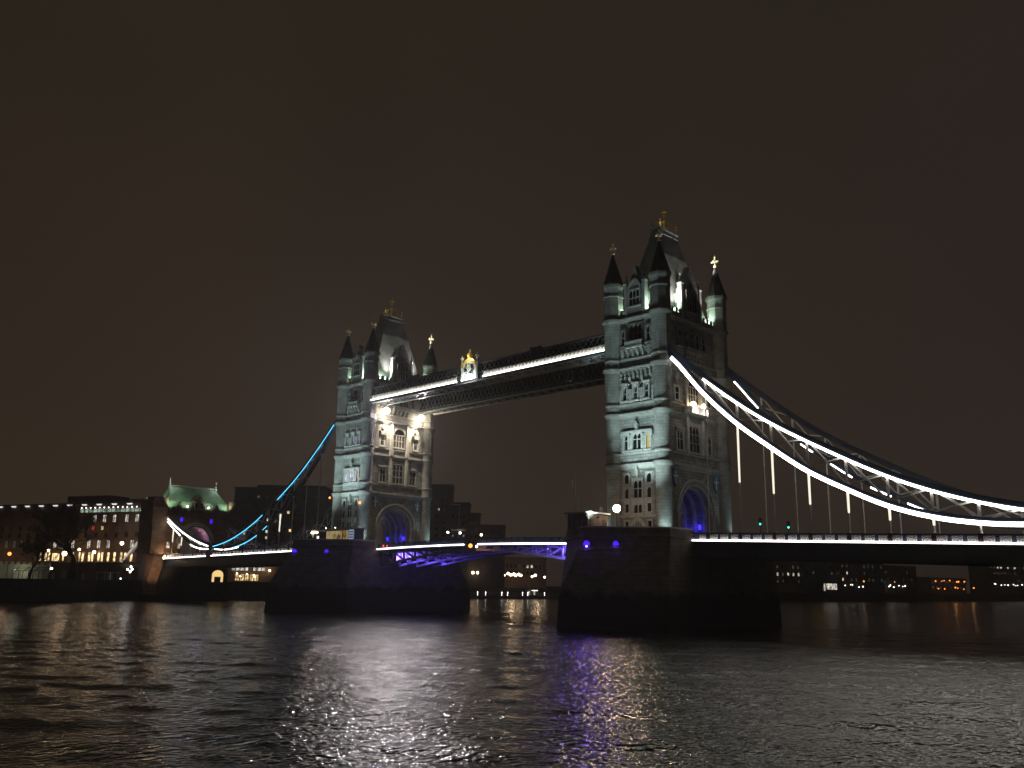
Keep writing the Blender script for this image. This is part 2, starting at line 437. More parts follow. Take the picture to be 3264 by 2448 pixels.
# ------------------------------------------------------------------ bridge piers
def pier(cx, label):
    T = thing('bridge_pier', label, 'bridge pier', (cx, 0, 0), 'stone piers of the bridge')
    def hexa(sx, sy, nose, z): return [(cx + sx, -sy, z), (cx + sx, sy, z), (cx, nose, z), (cx - sx, sy, z), (cx - sx, -sy, z), (cx, -nose, z)]
    MB().loft([hexa(11.4, 17.4, 30.4, -3), hexa(11.15, 17.0, 29.6, 5.2), hexa(11.0, 16.8, 29.2, 6.2), hexa(10.7, 15.9, 25.4, 11.8), hexa(10.7, 15.7, 24, 13.2), hexa(10.7, 15.7, 24, 14.2)]).build('pier_body', 'pier', T)
    mb = MB()
    mb.loft([hexa(10.72, 15.72, 24.03, 13.9), hexa(10.95, 15.9, 24.35, 14.15), hexa(10.95, 15.9, 24.35, 14.4), hexa(10.75, 15.75, 24.06, 14.5)])
    for sg in (-1, 1):                      # parapet wall round the two pointed ends, open at the road
        out = [(cx + 10.7, 9.7 * sg), (cx + 10.7, 15.7 * sg), (cx, 24 * sg), (cx - 10.7, 15.7 * sg), (cx - 10.7, 9.7 * sg)]
        inn = [(cx + 10.2, 9.7 * sg), (cx + 10.2, 15.4 * sg), (cx, 23.4 * sg), (cx - 10.2, 15.4 * sg), (cx - 10.2, 9.7 * sg)]
        for i in range(4):
            mb.loft([[(*out[i], z), (*out[i + 1], z), (*inn[i + 1], z), (*inn[i], z)] for z in (14.5, 15.55)])
    mb.build('parapet', 'pier', T)
    cp = MB()
    for sg in (-1, 1):
        out = [(cx + 10.85, 9.6 * sg), (cx + 10.85, 15.8 * sg), (cx, 24.2 * sg), (cx - 10.85, 15.8 * sg), (cx - 10.85, 9.6 * sg)]
        inn = [(cx + 10.05, 9.6 * sg), (cx + 10.05, 15.3 * sg), (cx, 23.2 * sg), (cx - 10.05, 15.3 * sg), (cx - 10.05, 9.6 * sg)]
        for i in range(4):
            cp.loft([[(*out[i], z), (*out[i + 1], z), (*inn[i + 1], z), (*inn[i], z)] for z in (15.553, 15.78)])
    cp.build('coping', 'trim', T)
    # blue lit portholes near the nose on the face towards the near bank
    A, B = Vector((cx, -24.3, 0)), Vector((cx + 10.7, -15.8, 0))
    d = (B - A).normalized(); F = Fr(A, d, (d.y, -d.x, 0))
    for k, (u, w) in enumerate(((0.75, 1.0), (5.3 if cx == 0 else 8.0, 0.9))):
        fr = MB()
        c = [(u + math.cos(a) * w * .68, 12.85 + math.sin(a) * .82) for a in np.linspace(0, 2 * math.pi, 17)]
        ci = [(u + math.cos(a) * w * .52, 12.85 + math.sin(a) * .64) for a in np.linspace(0, 2 * math.pi, 17)]
        ring(fr, F, c, ci, -0.5, 0.28)
        po = fr.build('porthole', 'pier', T)
        g = MB(); fprism(g, F, ci[:-1], 0.05, 0.12); g.build('lit_pane', 'bluelamp', po)
        if k == 0 and cx == 0:
            g = MB(); q = F.p(u, 12.55, .2); g.ball(q[0], q[1], q[2], .2); g.build('bulb', 'bluebulb', po)
        q = F.p(u, 12.85, 0.5)
        if cx == 0 and k == 0: light('SPOT', F.p(u, 12.75, .35), 1000, (0.16, 0.05, 1.0), F.p(u + 4, 3, 30), 110, .3, .5, name='porthole_light')
        light('POINT', q, 40 if cx == 0 else 14, (0.12, 0.05, 1.0), size=0.35, name='porthole_light')
    return T
pier(0.0, 'nearer stone bridge pier with pointed end and two blue portholes, under the taller looking tower')
pier(LX, 'farther stone bridge pier carrying the lit kiosk beside the tower, left of the drawbridge')

# ------------------------------------------------------------------ bridge towers
HX, HY = 5.3, 9.3
ZD = 14.2
def window(T, F, cu, z0, z1, w, lights=1, trans=(), fw=0.24, proj=0.24, frame='portland', pane='glass', arch=True, hood=0.0, extra=None):
    mb = MB()
    a, b2 = cu - w / 2, cu + w / 2
    fbox(mb, F, a - fw, a, z0 - .16, z1 + fw, -.05, proj); fbox(mb, F, b2, b2 + fw, z0 - .16, z1 + fw, -.05, proj)
    fbox(mb, F, a, b2, z1, z1 + fw, -.05, proj); fbox(mb, F, a, b2, z0 - .16, z0, -.05, proj)
    fbox(mb, F, a - fw - .1, b2 + fw + .1, z0 - .40, z0 - .163, -.05, proj + .14)
    if hood: fbox(mb, F, a - fw - .15, b2 + fw + .15, z1 + fw + .003, z1 + fw + hood, -.05, proj + .2)
    lw = w / lights
    for i in range(1, lights): fbox(mb, F, a + lw * i - .07, a + lw * i + .07, z0, z1, 0, proj * .62)
    for zt in trans:
        for i in range(lights): fbox(mb, F, a + lw * i + (.07 if i else 0), a + lw * (i + 1) - (.07 if i < lights - 1 else 0), zt - .07, zt + .07, 0, proj * .6)
    if arch:
        hh = min(lw * .95, (z1 - z0) * .35)
        for i in range(lights):
            l, r_ = a + lw * i, a + lw * (i + 1); c = (l + r_) / 2
            for (s0, s1) in ((l, c), (r_, c)):
                fprism(mb, F, [(s0, z1 - hh), (s0 + (s1 - s0) * .18, z1 - hh * .55), (s0 + (s1 - s0) * .55, z1 - hh * .2), (s1, z1 - .02), (s1, z1), (s0, z1)], 0, proj * .58)
    if extra: extra(mb)
    o = mb.build('window', frame, T)
    g = MB(); fbox(g, F, a, b2, z0, z1, .012, .03); g.build('pane', pane, o)
    return o
def quoins(mb, F, u, z0, z1, n0=0.0, n1=0.12, w=.5, st=.42):
    z = z0; k = 0
    while z + st <= z1 + .01:
        ww = w if k % 2 else w * .66
        fbox(mb, F, u - ww / 2, u + ww / 2, z, z + st - .05, n0, n1); z += st; k += 1
def niche(mb, F, u, z, h):
    """little canopied lantern niche above a window"""
    fbox(mb, F, u - .16, u + .16, z, z + h * .25, 0, .42)
    fprism(mb, F, [(u - .34, z + h * .25), (u + .34, z + h * .25), (u + .30, z + h * .6), (u - .30, z + h * .6)], 0, .62)
    fprism(mb, F, [(u - .38, z + h * .6), (u + .38, z + h * .6), (u + .1, z + h * .82), (u + .04, z + h), (u - .04, z + h), (u - .1, z + h * .82)], .02, .6)
def tower():
    T = thing('bridge_tower', 'nearer and bigger floodlit stone tower, at the right end of the high walkways', 'bridge tower', (0, 0, ZD), 'gothic towers of the bridge')
    FF = Fr((0, -HY, 0), (1, 0, 0), (0, -1, 0))
    FR = Fr((HX, 0, 0), (0, 1, 0), (1, 0, 0))
    faces = (FF, FR, Fr((0, HY, 0), (-1, 0, 0), (0, 1, 0)), Fr((-HX, 0, 0), (0, -1, 0), (-1, 0, 0)))
    half = (HX, HY, HX, HY)
    # base storey with the road arch running through
    AW, AS, AH = 4.7, 19.0, 4.7
    arc = [(AW * math.cos(a), AS + AH * math.sin(a)) for a in np.linspace(math.pi, 0, 25)]
    poly = [(-HY, ZD), (-AW, ZD)] + arc + [(AW, ZD), (HY, ZD), (HY, 27.0), (-HY, 27.0)]
    mb = MB(); mb.loft([[(x, u, z) for u, z in poly] for x in (-HX, HX)]); mb.build('base_storey_wall', 'granite', T)
    mb = MB(); mb.box(-HX, HX, -HY, HY, 27.0, 53.9); mb.build('upper_wall', 'granite', T)
    # arch mouldings on the two road faces, ribs under the vault
    for F in (FR, faces[3]):
        mb = MB()
        for ro, ri, n in ((6.0, 5.62, .32), (5.2, 4.72, .16)):
            o_ = [(ro * math.cos(a), AS + ro * math.sin(a)) for a in np.linspace(math.pi, 0, 25)]
            i_ = [(ri * math.cos(a), AS + ri * math.sin(a)) for a in np.linspace(math.pi, 0, 25)]
            ring(mb, F, o_, i_, -.02, n)
        for sg in (-1, 1): fbox(mb, F, sg * 5.3 - .5, sg * 5.3 + .5, ZD, 18.7, 0, .3); fbox(mb, F, sg * 5.3 - .62, sg * 5.3 + .62, 18.7, 19.1, 0, .42)
        mb.build('arch_moulding', 'trim', T)
    for x in (-4.2, -2.1, 0.0, 2.1, 4.2):
        mb = MB(); F = Fr((x, 0, 0), (0, 1, 0), (1, 0, 0))
        o_ = [(4.68 * math.cos(a), AS + 4.68 * math.sin(a)) for a in np.linspace(math.pi, 0, 25)]
        i_ = [(4.28 * math.cos(a), AS + 4.28 * math.sin(a)) for a in np.linspace(math.pi, 0, 25)]
        ring(mb, F, o_, i_, -.28, .28)
        for sg in (-1, 1): fbox(mb, F, min(sg * 4.28, sg * 4.68), max(sg * 4.28, sg * 4.68), ZD, AS, -.28, .28)
        mb.build('vault_rib', 'trim', T)
    # cornices and string courses
    def bands(name, spec, mat='trim'):
        mb = MB()
        for z0, z1, pr in spec:
            for F, h in zip(faces, half): fbox(mb, F, -h - (pr if F in (faces[1], faces[3]) else 0), h + (pr if F in (faces[1], faces[3]) else 0), z0, z1, -.02, pr)
        mb.build(name, mat, T)
    bands('cornice', ((26.35, 26.65, .14), (26.65, 26.95, .32), (26.953, 27.25, .5)))
    bands('string_course', ((28.95, 29.25, .26),))
    bands('cornice', ((35.4, 35.7, .14), (35.7, 35.95, .32), (35.953, 36.2, .5)))
    bands('string_course', ((37.6, 37.9, .26),))
    bands('cornice', ((43.65, 43.9, .16), (43.9, 44.15, .36), (44.153, 44.4, .55)))
    bands('string_course', ((45.8, 46.1, .28),))
    bands('cornice', ((52.8, 53.05, .16), (53.05, 53.3, .36), (53.303, 53.6, .56)))
    bands('plinth', ((ZD, 15.3, .35), (15.303, 15.6, .2)))
    # battlements
    mb = MB()
    for F, h in zip(faces, half):
        fbox(mb, F, -h, h, 53.6, 54.5, -.35, .18)
        u = -h + 1.9
        while u < h - 1.9: fbox(mb, F, u, u + .7, 54.503, 55.3, -.3, .14); u += 1.25
    mb.build('battlement', 'granite', T)
    # corner turrets
    lo = [(1.75, ZD), (1.75, 15.3), (1.58, 15.45), (1.58, 15.75), (1.66, 15.8), (1.66, 16.0), (1.40, 16.15), (1.39, 26.3), (1.5, 26.5), (1.6, 26.62), (1.78, 26.95), (1.78, 27.25),
          (1.46, 27.35), (1.45, 28.85), (1.62, 29.0), (1.62, 29.25), (1.40, 29.4), (1.39, 35.35), (1.5, 35.5), (1.6, 35.65), (1.78, 35.95), (1.78, 36.2), (1.46, 36.3), (1.45, 37.5), (1.62, 37.65), (1.62, 37.9), (1.40, 38.05),
          (1.40, 40.9), (1.62, 43.2), (1.62, 43.5), (1.74, 43.7), (1.8, 43.9), (1.98, 44.15), (1.98, 44.4), (1.66, 44.5)]
    hi = [(1.72, 44.45), (1.72, 45.7), (1.88, 45.82), (1.88, 46.1), (1.74, 46.2), (1.72, 52.7), (1.84, 52.9), (1.95, 53.1), (2.12, 53.3), (2.12, 53.6), (1.82, 53.75), (1.80, 57.9), (1.95, 58.0), (1.95, 58.25),
          (1.82, 58.35), (1.82, 59.6), (1.95, 59.75), (2.05, 60.0), (2.05, 60.4)]
    spot = [(-5.2, -TY), (5.2, -TY), (5.2, TY), (-5.2, TY)]
    for sx, sy in spot:
        mb = MB(); mb.lathe(sx, sy, lo, 20); mb.lathe(sx, sy, hi, 8, .5)
        # broached ribs where the round shaft turns octagonal
        for k in range(8):
            a = 2 * math.pi * k / 8
            p = Vector((sx + 1.42 * math.cos(a), sy + 1.42 * math.sin(a), 39.6)); q2 = Vector((sx + 1.66 * math.cos(a), sy + 1.66 * math.sin(a), 43.4))
            d = Vector((-math.sin(a), math.cos(a), 0))
            mb.loft([[p - d * .02, p + d * .02, p + d * .02 - Vector((math.cos(a), math.sin(a), 0)) * .2, p - d * .02 - Vector((math.cos(a), math.sin(a), 0)) * .2],
                     [q2 - d * .45, q2 + d * .45, q2 + d * .3 - Vector((math.cos(a), math.sin(a), 0)) * .4, q2 - d * .3 - Vector((math.cos(a), math.sin(a), 0)) * .4]])
        tur = mb.build('turret', 'shaft', T, True)
        mb = MB(); mb.lathe(sx, sy, [(2.12, 60.403), (1.95, 60.6), (1.25, 62.9), (.62, 65.0), (.16, 66.6)], 8, .5)
        mb.build('spire', 'slate', tur)
        mb = MB()
        mb.lathe(sx, sy, [(.14, 66.5), (.34, 66.7), (.34, 66.95), (.12, 67.1), (.10, 68.5), (.2, 68.6), (.2, 68.75), (.05, 68.85), (.03, 69.2)], 8)
        mb.box(sx - .62, sx + .62, sy - .09, sy + .09, 67.62, 67.86); mb.box(sx - .09, sx + .09, sy - .62, sy + .62, 67.62, 67.86)
        for dx, dy in ((-.62, 0), (.62, 0), (0, -.62), (0, .62)): mb.ball(sx + dx, sy + dy, 67.74, .2, 6, 4)
        mb.ball(sx, sy, 68.25, .22, 6, 4)
        mb.build('cross', 'cross', tur)
        mb = MB()                                     # small cresting round the foot of the spire
        for k in range(8):
            a = 2 * math.pi * (k + .5) / 8
            mb.tube((sx + 1.98 * math.cos(a), sy + 1.98 * math.sin(a), 60.4), (sx + 1.98 * math.cos(a), sy + 1.98 * math.sin(a), 60.85), .11, .03, 5)
        mb.build('cresting', 'trim', tur)
    # main roof
    mb = MB()
    prof = [(4.35, 8.1, 54.2), (4.1, 7.6, 55.2), (3.35, 6.25, 59.2), (2.15, 3.95, 66.9), (.95, 2.95, 71.3)]
    mb.loft([[(-a, -b2, z), (a, -b2, z), (a, b2, z), (-a, b2, z)] for a, b2, z in prof])
    rf = mb.build('roof', 'roof', T)
    mb = MB()
    mb.box(-1.1, 1.1, -3.1, 3.1, 71.303, 71.55); mb.box(-.9, .9, -2.9, 2.9, 71.553, 72.2); mb.box(-1.15, 1.15, -3.15, 3.15, 72.203, 72.45)
    mb.build('ridge_platform', 'lead', rf)
    mb = MB()                                          # gilded crown on the ridge
    for sx in (-.9, .9):
        for sy in (-2.6, 2.6):
            mb.tube((sx, sy, 72.45), (sx, sy, 73.9), .09, .05); mb.ball(sx, sy, 73.45, .2, 6, 4); mb.ball(sx, sy, 74.05, .16, 6, 4)
            pts = [(sx * (1 - t) ** 1.0 + sx * .12 * t, sy * (1 - t), 72.6 + 2.1 * math.sin(t * math.pi / 2)) for t in np.linspace(.1, 1, 7)]
            for p, q2 in zip(pts[:-1], pts[1:]): mb.tube(p, q2, .09, .08, 5)
    for sy in np.linspace(-2.6, 2.6, 9):
        for sx in (-.9, .9): mb.tube((sx, sy, 72.45), (sx, sy, 73.1), .06, .02, 4)
    mb.lathe(0, 0, [(.3, 72.45), (.22, 74.2), (.42, 74.5), (.42, 74.8), (.16, 75.0), (.11, 75.6), (.24, 75.75), (.24, 75.95), (.09, 76.1), (.06, 77.0), (.03, 77.4)], 8)
    mb.box(-.55, .55, -.07, .07, 76.42, 76.6); mb.box(-.07, .07, -.55, .55, 76.42, 76.6); mb.ball(0, 0, 77.0, .17, 6, 4)
    for dx, dy in ((-.55, 0), (.55, 0), (0, -.55), (0, .55)): mb.ball(dx, dy, 76.5, .15, 6, 4)
    mb.build('gilded_crown', 'gold', rf)
    # gables on the river face (narrow) and on the road faces (wide, stepped)
    def gable(F, hw, sh, apex, zb=53.6, wide=False):
        mb = MB()
        if wide:
            out = [(-hw, zb), (hw, zb), (hw, sh), (hw - .5, sh), (hw - .55, sh + .9), (hw - 1.05, sh + .95), (hw - 1.1, sh + 1.9), (.45, apex - .6), (.25, apex), (-.25, apex), (-.45, apex - .6),
                   (-hw + 1.1, sh + 1.9), (-hw + 1.05, sh + .95), (-hw + .55, sh + .9), (-hw + .5, sh), (-hw, sh)]
        else:
            out = [(-hw, zb), (hw, zb), (hw, sh), (hw * .72, sh + .25), (hw * .5, sh + 1.5), (.16, apex - .5), (.1, apex), (-.1, apex), (-.16, apex - .5), (-hw * .5, sh + 1.5), (-hw * .72, sh + .25), (-hw, sh)]
        fprism(mb, F, out, -1.1, .30)
        # the little roof behind it
        fprism(mb, F, [(-hw + .3, zb + 1), (hw - .3, zb + 1), (hw - .3, sh - .8), (0, apex - 1.2), (-hw + .3, sh - .8)], -3.4, -1.1)
        gb = mb.build('gable', 'granite', T)
        for sg in (-1, 1):
            mb = MB(); u = sg * (hw + .22)
            fbox(mb, F, u - .3, u + .3, zb, sh + .6, -.5, .38); fprism(mb, F, [(u - .42, sh + .6), (u + .42, sh + .6), (u + .42, sh + .85), (u - .42, sh + .85)], -.6, .48)
            p = F.p(u, 0, -.06); mb.lathe(p[0], p[1], [(.34, sh + .85), (.2, sh + 1.6), (.05, sh + 2.5)], 6)
            mb.ball(p[0], p[1], sh + 2.5, .15, 6, 4)
            mb.build('pinnacle', 'portland', gb)
        return gb
    gable(FF, 1.75, 59.3, 63.2)
    window(T, Fr((0, -HY - .30, 0), (1, 0, 0), (0, -1, 0)), 0, 55.7, 58.5, 2.2, 3, (57.0,), fw=.3, proj=.2,
           extra=lambda mb: (ring(mb, Fr((0, -HY - .30, 0), (1, 0, 0), (0, -1, 0)), pointed(2.8, 58.75, 2.0), pointed(2.2, 58.75, 1.5), 0, .22),
                             fprism(mb, Fr((0, -HY - .30, 0), (1, 0, 0), (0, -1, 0)), pointed(2.2, 58.75, 1.5), 0, .08)))
    for F in (FR, faces[3]): gable(F, 2.75, 59.6, 64.2, wide=True)
    g2 = Fr((HX + .30, 0, 0), (0, 1, 0), (1, 0, 0))
    window(T, g2, 0, 55.4, 59.0, 3.0, 4, (57.2,), fw=.3, proj=.2, frame='granite')
    # ---- river face, base storey
    for cu in (-2.35, 2.35):
        window(T, FF, cu, 23.9, 25.5, .95, 1, (), fw=.3)
        window(T, FF, cu, 21.35, 23.1, .85, 1, (), fw=.3)
        window(T, FF, cu, 18.95, 20.35, .8, 1, (), fw=.3, arch=False,
               extra=lambda mb, cu=cu: (fbox(mb, FF, cu - .7, cu + .7, 20.6, 21.15, 0, .3), ring(mb, FF, pointed(.95, 20.62, .5, 5, cu), pointed(.65, 20.62, .3, 5, cu), .3, .36)))
        window(T, FF, cu * 1.02, 16.2, 17.4, .7, 1, (), fw=.28, arch=False)
    window(T, FF, 0, 21.4, 24.4, 1.75, 2, (22.95,), fw=.34, proj=.3, extra=lambda mb: niche(mb, FF, 0, 24.75, 2.0))
    window(T, FF, 0, 18.8, 20.25, 1.75, 2, (), fw=.34, proj=.3, extra=lambda mb: (fbox(mb, FF, -1.2, 1.2, 20.5, 21.2, 0, .34), [fprism(mb, FF, pointed(.5, 20.6, .4, 4, c), .34, .40) for c in (-.45, .45)]))
    mb = MB()
    fbox(mb, FF, -3.85, 3.85, 18.1, 18.5, 0, .36); fbox(mb, FF, -3.85, -2.95, 21.0, 21.35, 0, .26); fbox(mb, FF, 2.95, 3.85, 21.0, 21.35, 0, .26)
    for u in (-1.5, 1.5): quoins(mb, FF, u, 18.6, 24.2)
    for u in (-3.2, 3.2): quoins(mb, FF, u, 18.6, 26.0)
    mb.build('quoin_band', 'portland', T)
    # door
    mb = MB(); ring(mb, FF, pointed(3.7, 15.6, 2.55), pointed(2.7, 15.6, 1.95), 0, .42); ring(mb, FF, pointed(2.7, 15.6, 1.95), pointed(2.35, 15.6, 1.7), 0, .25)
    fbox(mb, FF, -1.2, 1.2, 16.35, 16.6, .02, .3)
    for u in (-.6, -.2, .2, .6): fbox(mb, FF, u - .06, u + .06, 16.603, 17.3, .03, .15)
    for sg in (-1, 1): fbox(mb, FF, sg * 1.5 - .35, sg * 1.5 + .35, ZD, 15.6, .36, .5)
    do = mb.build('door', 'portland', T)
    mb = MB(); fprism(mb, FF, pointed(2.35, 15.6, 1.7), .012, .03); mb.build('fanlight', 'roomdim', do)
    mb = MB(); fbox(mb, FF, -1.15, 1.15, ZD, 16.35, .02, .1)
    for u in (-.75, -.25, .25, .75): fbox(mb, FF, u - .03, u + .03, ZD, 16.3, .1, .14)
    mb.build('door_leaf', 'wood', do)
    # ---- river face, second storey: three windows under one stepped label
    window(T, FF, -2.35, 29.75, 32.3, .72, 1, (31.35,), fw=.34, proj=.3)
    window(T, FF, 0, 29.75, 32.5, 1.75, 2, (31.45,), fw=.34, proj=.34, extra=lambda mb: niche(mb, FF, 0, 33.0, 1.75))
    window(T, FF, 2.35, 29.75, 32.3, .72, 1, (31.35,), fw=.34, proj=.3)
    mb = MB()
    fbox(mb, FF, -3.2, 3.2, 32.65, 33.0, 0, .46); fbox(mb, FF, -3.35, -3.05, 31.9, 32.65, 0, .5); fbox(mb, FF, 3.05, 3.35, 31.9, 32.65, 0, .5)
    for u in (-1.4, 1.4): quoins(mb, FF, u, 29.4, 32.5, 0, .3)
    for u in (-3.05, 3.05): quoins(mb, FF, u, 29.4, 31.8, 0, .2)
    mb.build('label_mould', 'portland', T)
    # ---- river face, third storey
    for cu in (-2.35, 0, 2.35): window(T, FF, cu, 38.6, 41.0, .72, 1, (39.75,), fw=.34, proj=.52, hood=.22)
    mb = MB()
    for u in (-1.18, 1.18): quoins(mb, FF, u, 38.1, 40.6, 0, .42, .95, .6)
    for u in (-3.45, 3.45): quoins(mb, FF, u, 38.1, 41.0, 0, .25)
    mb.build('quoin_band', 'portland', T)
    for k in range(8):
        mb = MB(); u = -3.15 + .9 * k
        fprism(mb, FF, [(u - .14, 42.9), (u + .14, 42.9), (u + .2, 43.35), (u - .2, 43.35)], 0, .55)
        fbox(mb, FF, u - .31, u + .31, 42.25, 42.72, 0, .44); fbox(mb, FF, u - .31, u + .16, 41.95, 42.247, 0, .30)
        fbox(mb, FF, u + .1, u + .42, 41.5, 41.85, 0, .26)
        mb.build('corbel', 'portland', T)
    # ---- river face, fourth storey: balcony bay
    mb = MB()
    fbox(mb, FF, -1.95, 1.95, 47.75, 48.0, 0, 1.15); fbox(mb, FF, -1.85, 1.85, 48.003, 48.75, .75, 1.05); fbox(mb, FF, -1.95, 1.95, 48.753, 48.95, .7, 1.12)
    for u in (-1.6, -.55, .55, 1.6):
        for dz, n in ((47.3, .95), (46.85, .68), (46.4, .4)): fbox(mb, FF, u - .2, u + .2, dz, dz + .45, 0, n)
    mb.build('balcony', 'portland', T)
    window(T, FF, 0, 49.0, 52.1, 2.7, 3, (50.6,), fw=.32, proj=.3, frame='granite')
    for cu in (-2.75, 2.75):
        window(T, FF, cu, 48.7, 51.4, .62, 1, (50.1,), fw=.3, proj=.3, frame='granite')
    mb = MB()
    for u in (-2.85, 2.85): quoins(mb, FF, u, 46.3, 48.0, 0, .28, .9, .42)
    mb.build('quoin_block', 'trim', T)
    # ---- road face (land / centre span side)
    for cu in (-4.5, 4.5):
        window(T, FR, cu, 29.8, 33.0, 1.7, 2, (31.6,), fw=.35, frame='trim', hood=.2)
        window(T, FR, cu * 1.13, 38.5, 40.7, 1.05, 1, (39.7,), fw=.32, frame='portland', arch=False,
               extra=lambda mb, c=cu * 1.13: (niche(mb, FR, c, 42.0, 1.5),))
        mb = MB(); c = cu * 1.13
        fprism(mb, FR, [(c - .62, 40.98), (c + .62, 40.98), (c + .95, 41.9), (c - .95, 41.9)], .02, .62); mb.build('window_hood', 'granite', T)
        mb = MB()                                   # heraldic shield beside the arch
        u = math.copysign(6.35, cu)
        fprism(mb, FR, [(u - .75, 26.0), (u - .75, 24.5), (u, 23.2), (u + .75, 24.5), (u + .75, 26.0)], 0, .35); fbox(mb, FR, u - .85, u + .85, 26.003, 26.25, 0, .5)
        sh = mb.build('heraldic_shield', 'blue', T)
        mb = MB(); fbox(mb, FR, u - .12, u + .12, 23.7, 25.9, .352, .40); fbox(mb, FR, u - .7, u + .7, 24.9, 25.15, .352, .39); mb.build('shield_cross', 'white', sh)
    window(T, FR, 0, 29.8, 34.3, 3.0, 3, (31.3, 32.9), fw=.3, frame='granite')
    ea = Fr((HX, 0, 0), (0, 1, 0), (1, 0, 0))
    window(T, FR, 0, 38.5, 41.4, 3.3, 4, (40.0,), fw=.1, proj=.2, frame='portland', arch=False)
    mb = MB()
    fprism(mb, FR, [(1.62 * math.cos(a), 41.5 + 1.35 * math.sin(a)) for a in np.linspace(math.pi, 0, 15)], .01, .03); mb.build('arched_light', 'glass', T)
    mb = MB()
    ring(mb, FR, [(2.05 * math.cos(a), 41.5 + 1.75 * math.sin(a)) for a in np.linspace(math.pi, 0, 17)], [(1.65 * math.cos(a), 41.5 + 1.38 * math.sin(a)) for a in np.linspace(math.pi, 0, 17)], 0, .35)
    for sg in (-1, 1):
        u = sg * 2.4; fbox(mb, FR, u - .32, u + .32, 29.3, 43.4, 0, .55); fbox(mb, FR, u - .42, u + .42, 36.2, 37.6, 0, .75)
        fprism(mb, FR, [(u - .32, 43.4), (u + .32, 43.4), (u, 44.6)], 0, .5)
    mb.build('pilaster', 'trim', T)
    for cu in (-3.8, -1.9, 0, 1.9, 3.8): window(T, FR, cu, 48.7, 51.6, .9, 1, (50.2,), fw=.28, frame='granite')
    mb = MB(); fbox(mb, FR, -2.6, 2.6, 47.4, 47.7, 0, 1.0); fbox(mb, FR, -2.5, 2.5, 47.703, 48.4, .65, .95)
    for u in (-2.2, -1.1, 0, 1.1, 2.2):
        for dz, n in ((46.95, .85), (46.5, .6), (46.15, .35)): fbox(mb, FR, u - .2, u + .2, dz, dz + .45, 0, n)
    mb.build('balcony', 'granite', T)
    return T
T0 = tower()
T1 = copy_tree(T0, None, (LX, 0, ZD))
T1['label'] = 'farther and smaller floodlit stone tower with warm lit inner face, left of the walkways'
def panes(T, face_test, z0, z1):
    r = []
    for w in T.children:
        if w.name.startswith('window') and 'hood' not in w.name:
            for p in w.children:
                c = sum((Vector(v.co) for v in p.data.vertices), Vector()) / len(p.data.vertices)
                if face_test(c) and z0 < c.z + ZD < z1: r.append((c, p))
    return sorted(r, key=lambda a: (a[0].x, a[0].y))
def relit(p, mat):
    p.material_slots[0].link = 'OBJECT'; p.material_slots[0].material = M[mat]
front = lambda c: c.y < -HY + .5 and c.x < HX
side_ = lambda c: c.x > HX - .1
for (c, p), m_ in zip(panes(T0, front, 29, 33), ('glass', 'glass', 'roomyel')): relit(p, m_)
for (c, p), m_ in zip(panes(T1, front, 29, 33), ('roomlilac', 'roomlilac', 'roomred')): relit(p, m_)
for (c, p), m_ in zip(panes(T1, front, 38, 42), ('glass', 'roompurple', 'roompurple')): relit(p, m_)
for (c, p), m_ in zip(panes(T1, side_, 38, 42), ('roomdim', 'roomdim', 'roomdim')): relit(p, m_)

# lamp box with two floods on the land face of the near tower
mb = MB(); FR = Fr((HX, 0, 0), (0, 1, 0), (1, 0, 0))
fbox(mb, FR, -2.9, 2.3, 36.25, 36.4, .1, 1.7)
for n in (.1, 1.6): fbox(mb, FR, -2.9, 2.3, 36.403, 37.5, n, n + .1)
for u in (-2.9, 2.2): fbox(mb, FR, u, u + .1, 36.403, 37.5, .2, 1.6)
lb = mb.build('lamp_balcony', 'white', T0)
for u, z in ((-1.75, 37.95), (1.55, 38.0)):
    mb = MB(); p = FR.p(u, z, 1.25); mb.ball(p[0], p[1], p[2], .5, 12, 8); mb.tube(FR.p(u, 37.4, 1.25), FR.p(u, 37.7, 1.25), .1)
    mb.build('lamp', 'lamp', lb)
    light('POINT', FR.p(u, z - 1.2, 2.35), 110, (1.0, .85, .72), size=.25, name='balcony_light')
    light('POINT', FR.p(u, z - .7, .85), 45, (1.0, .72, .52), size=.4, name='balcony_light')
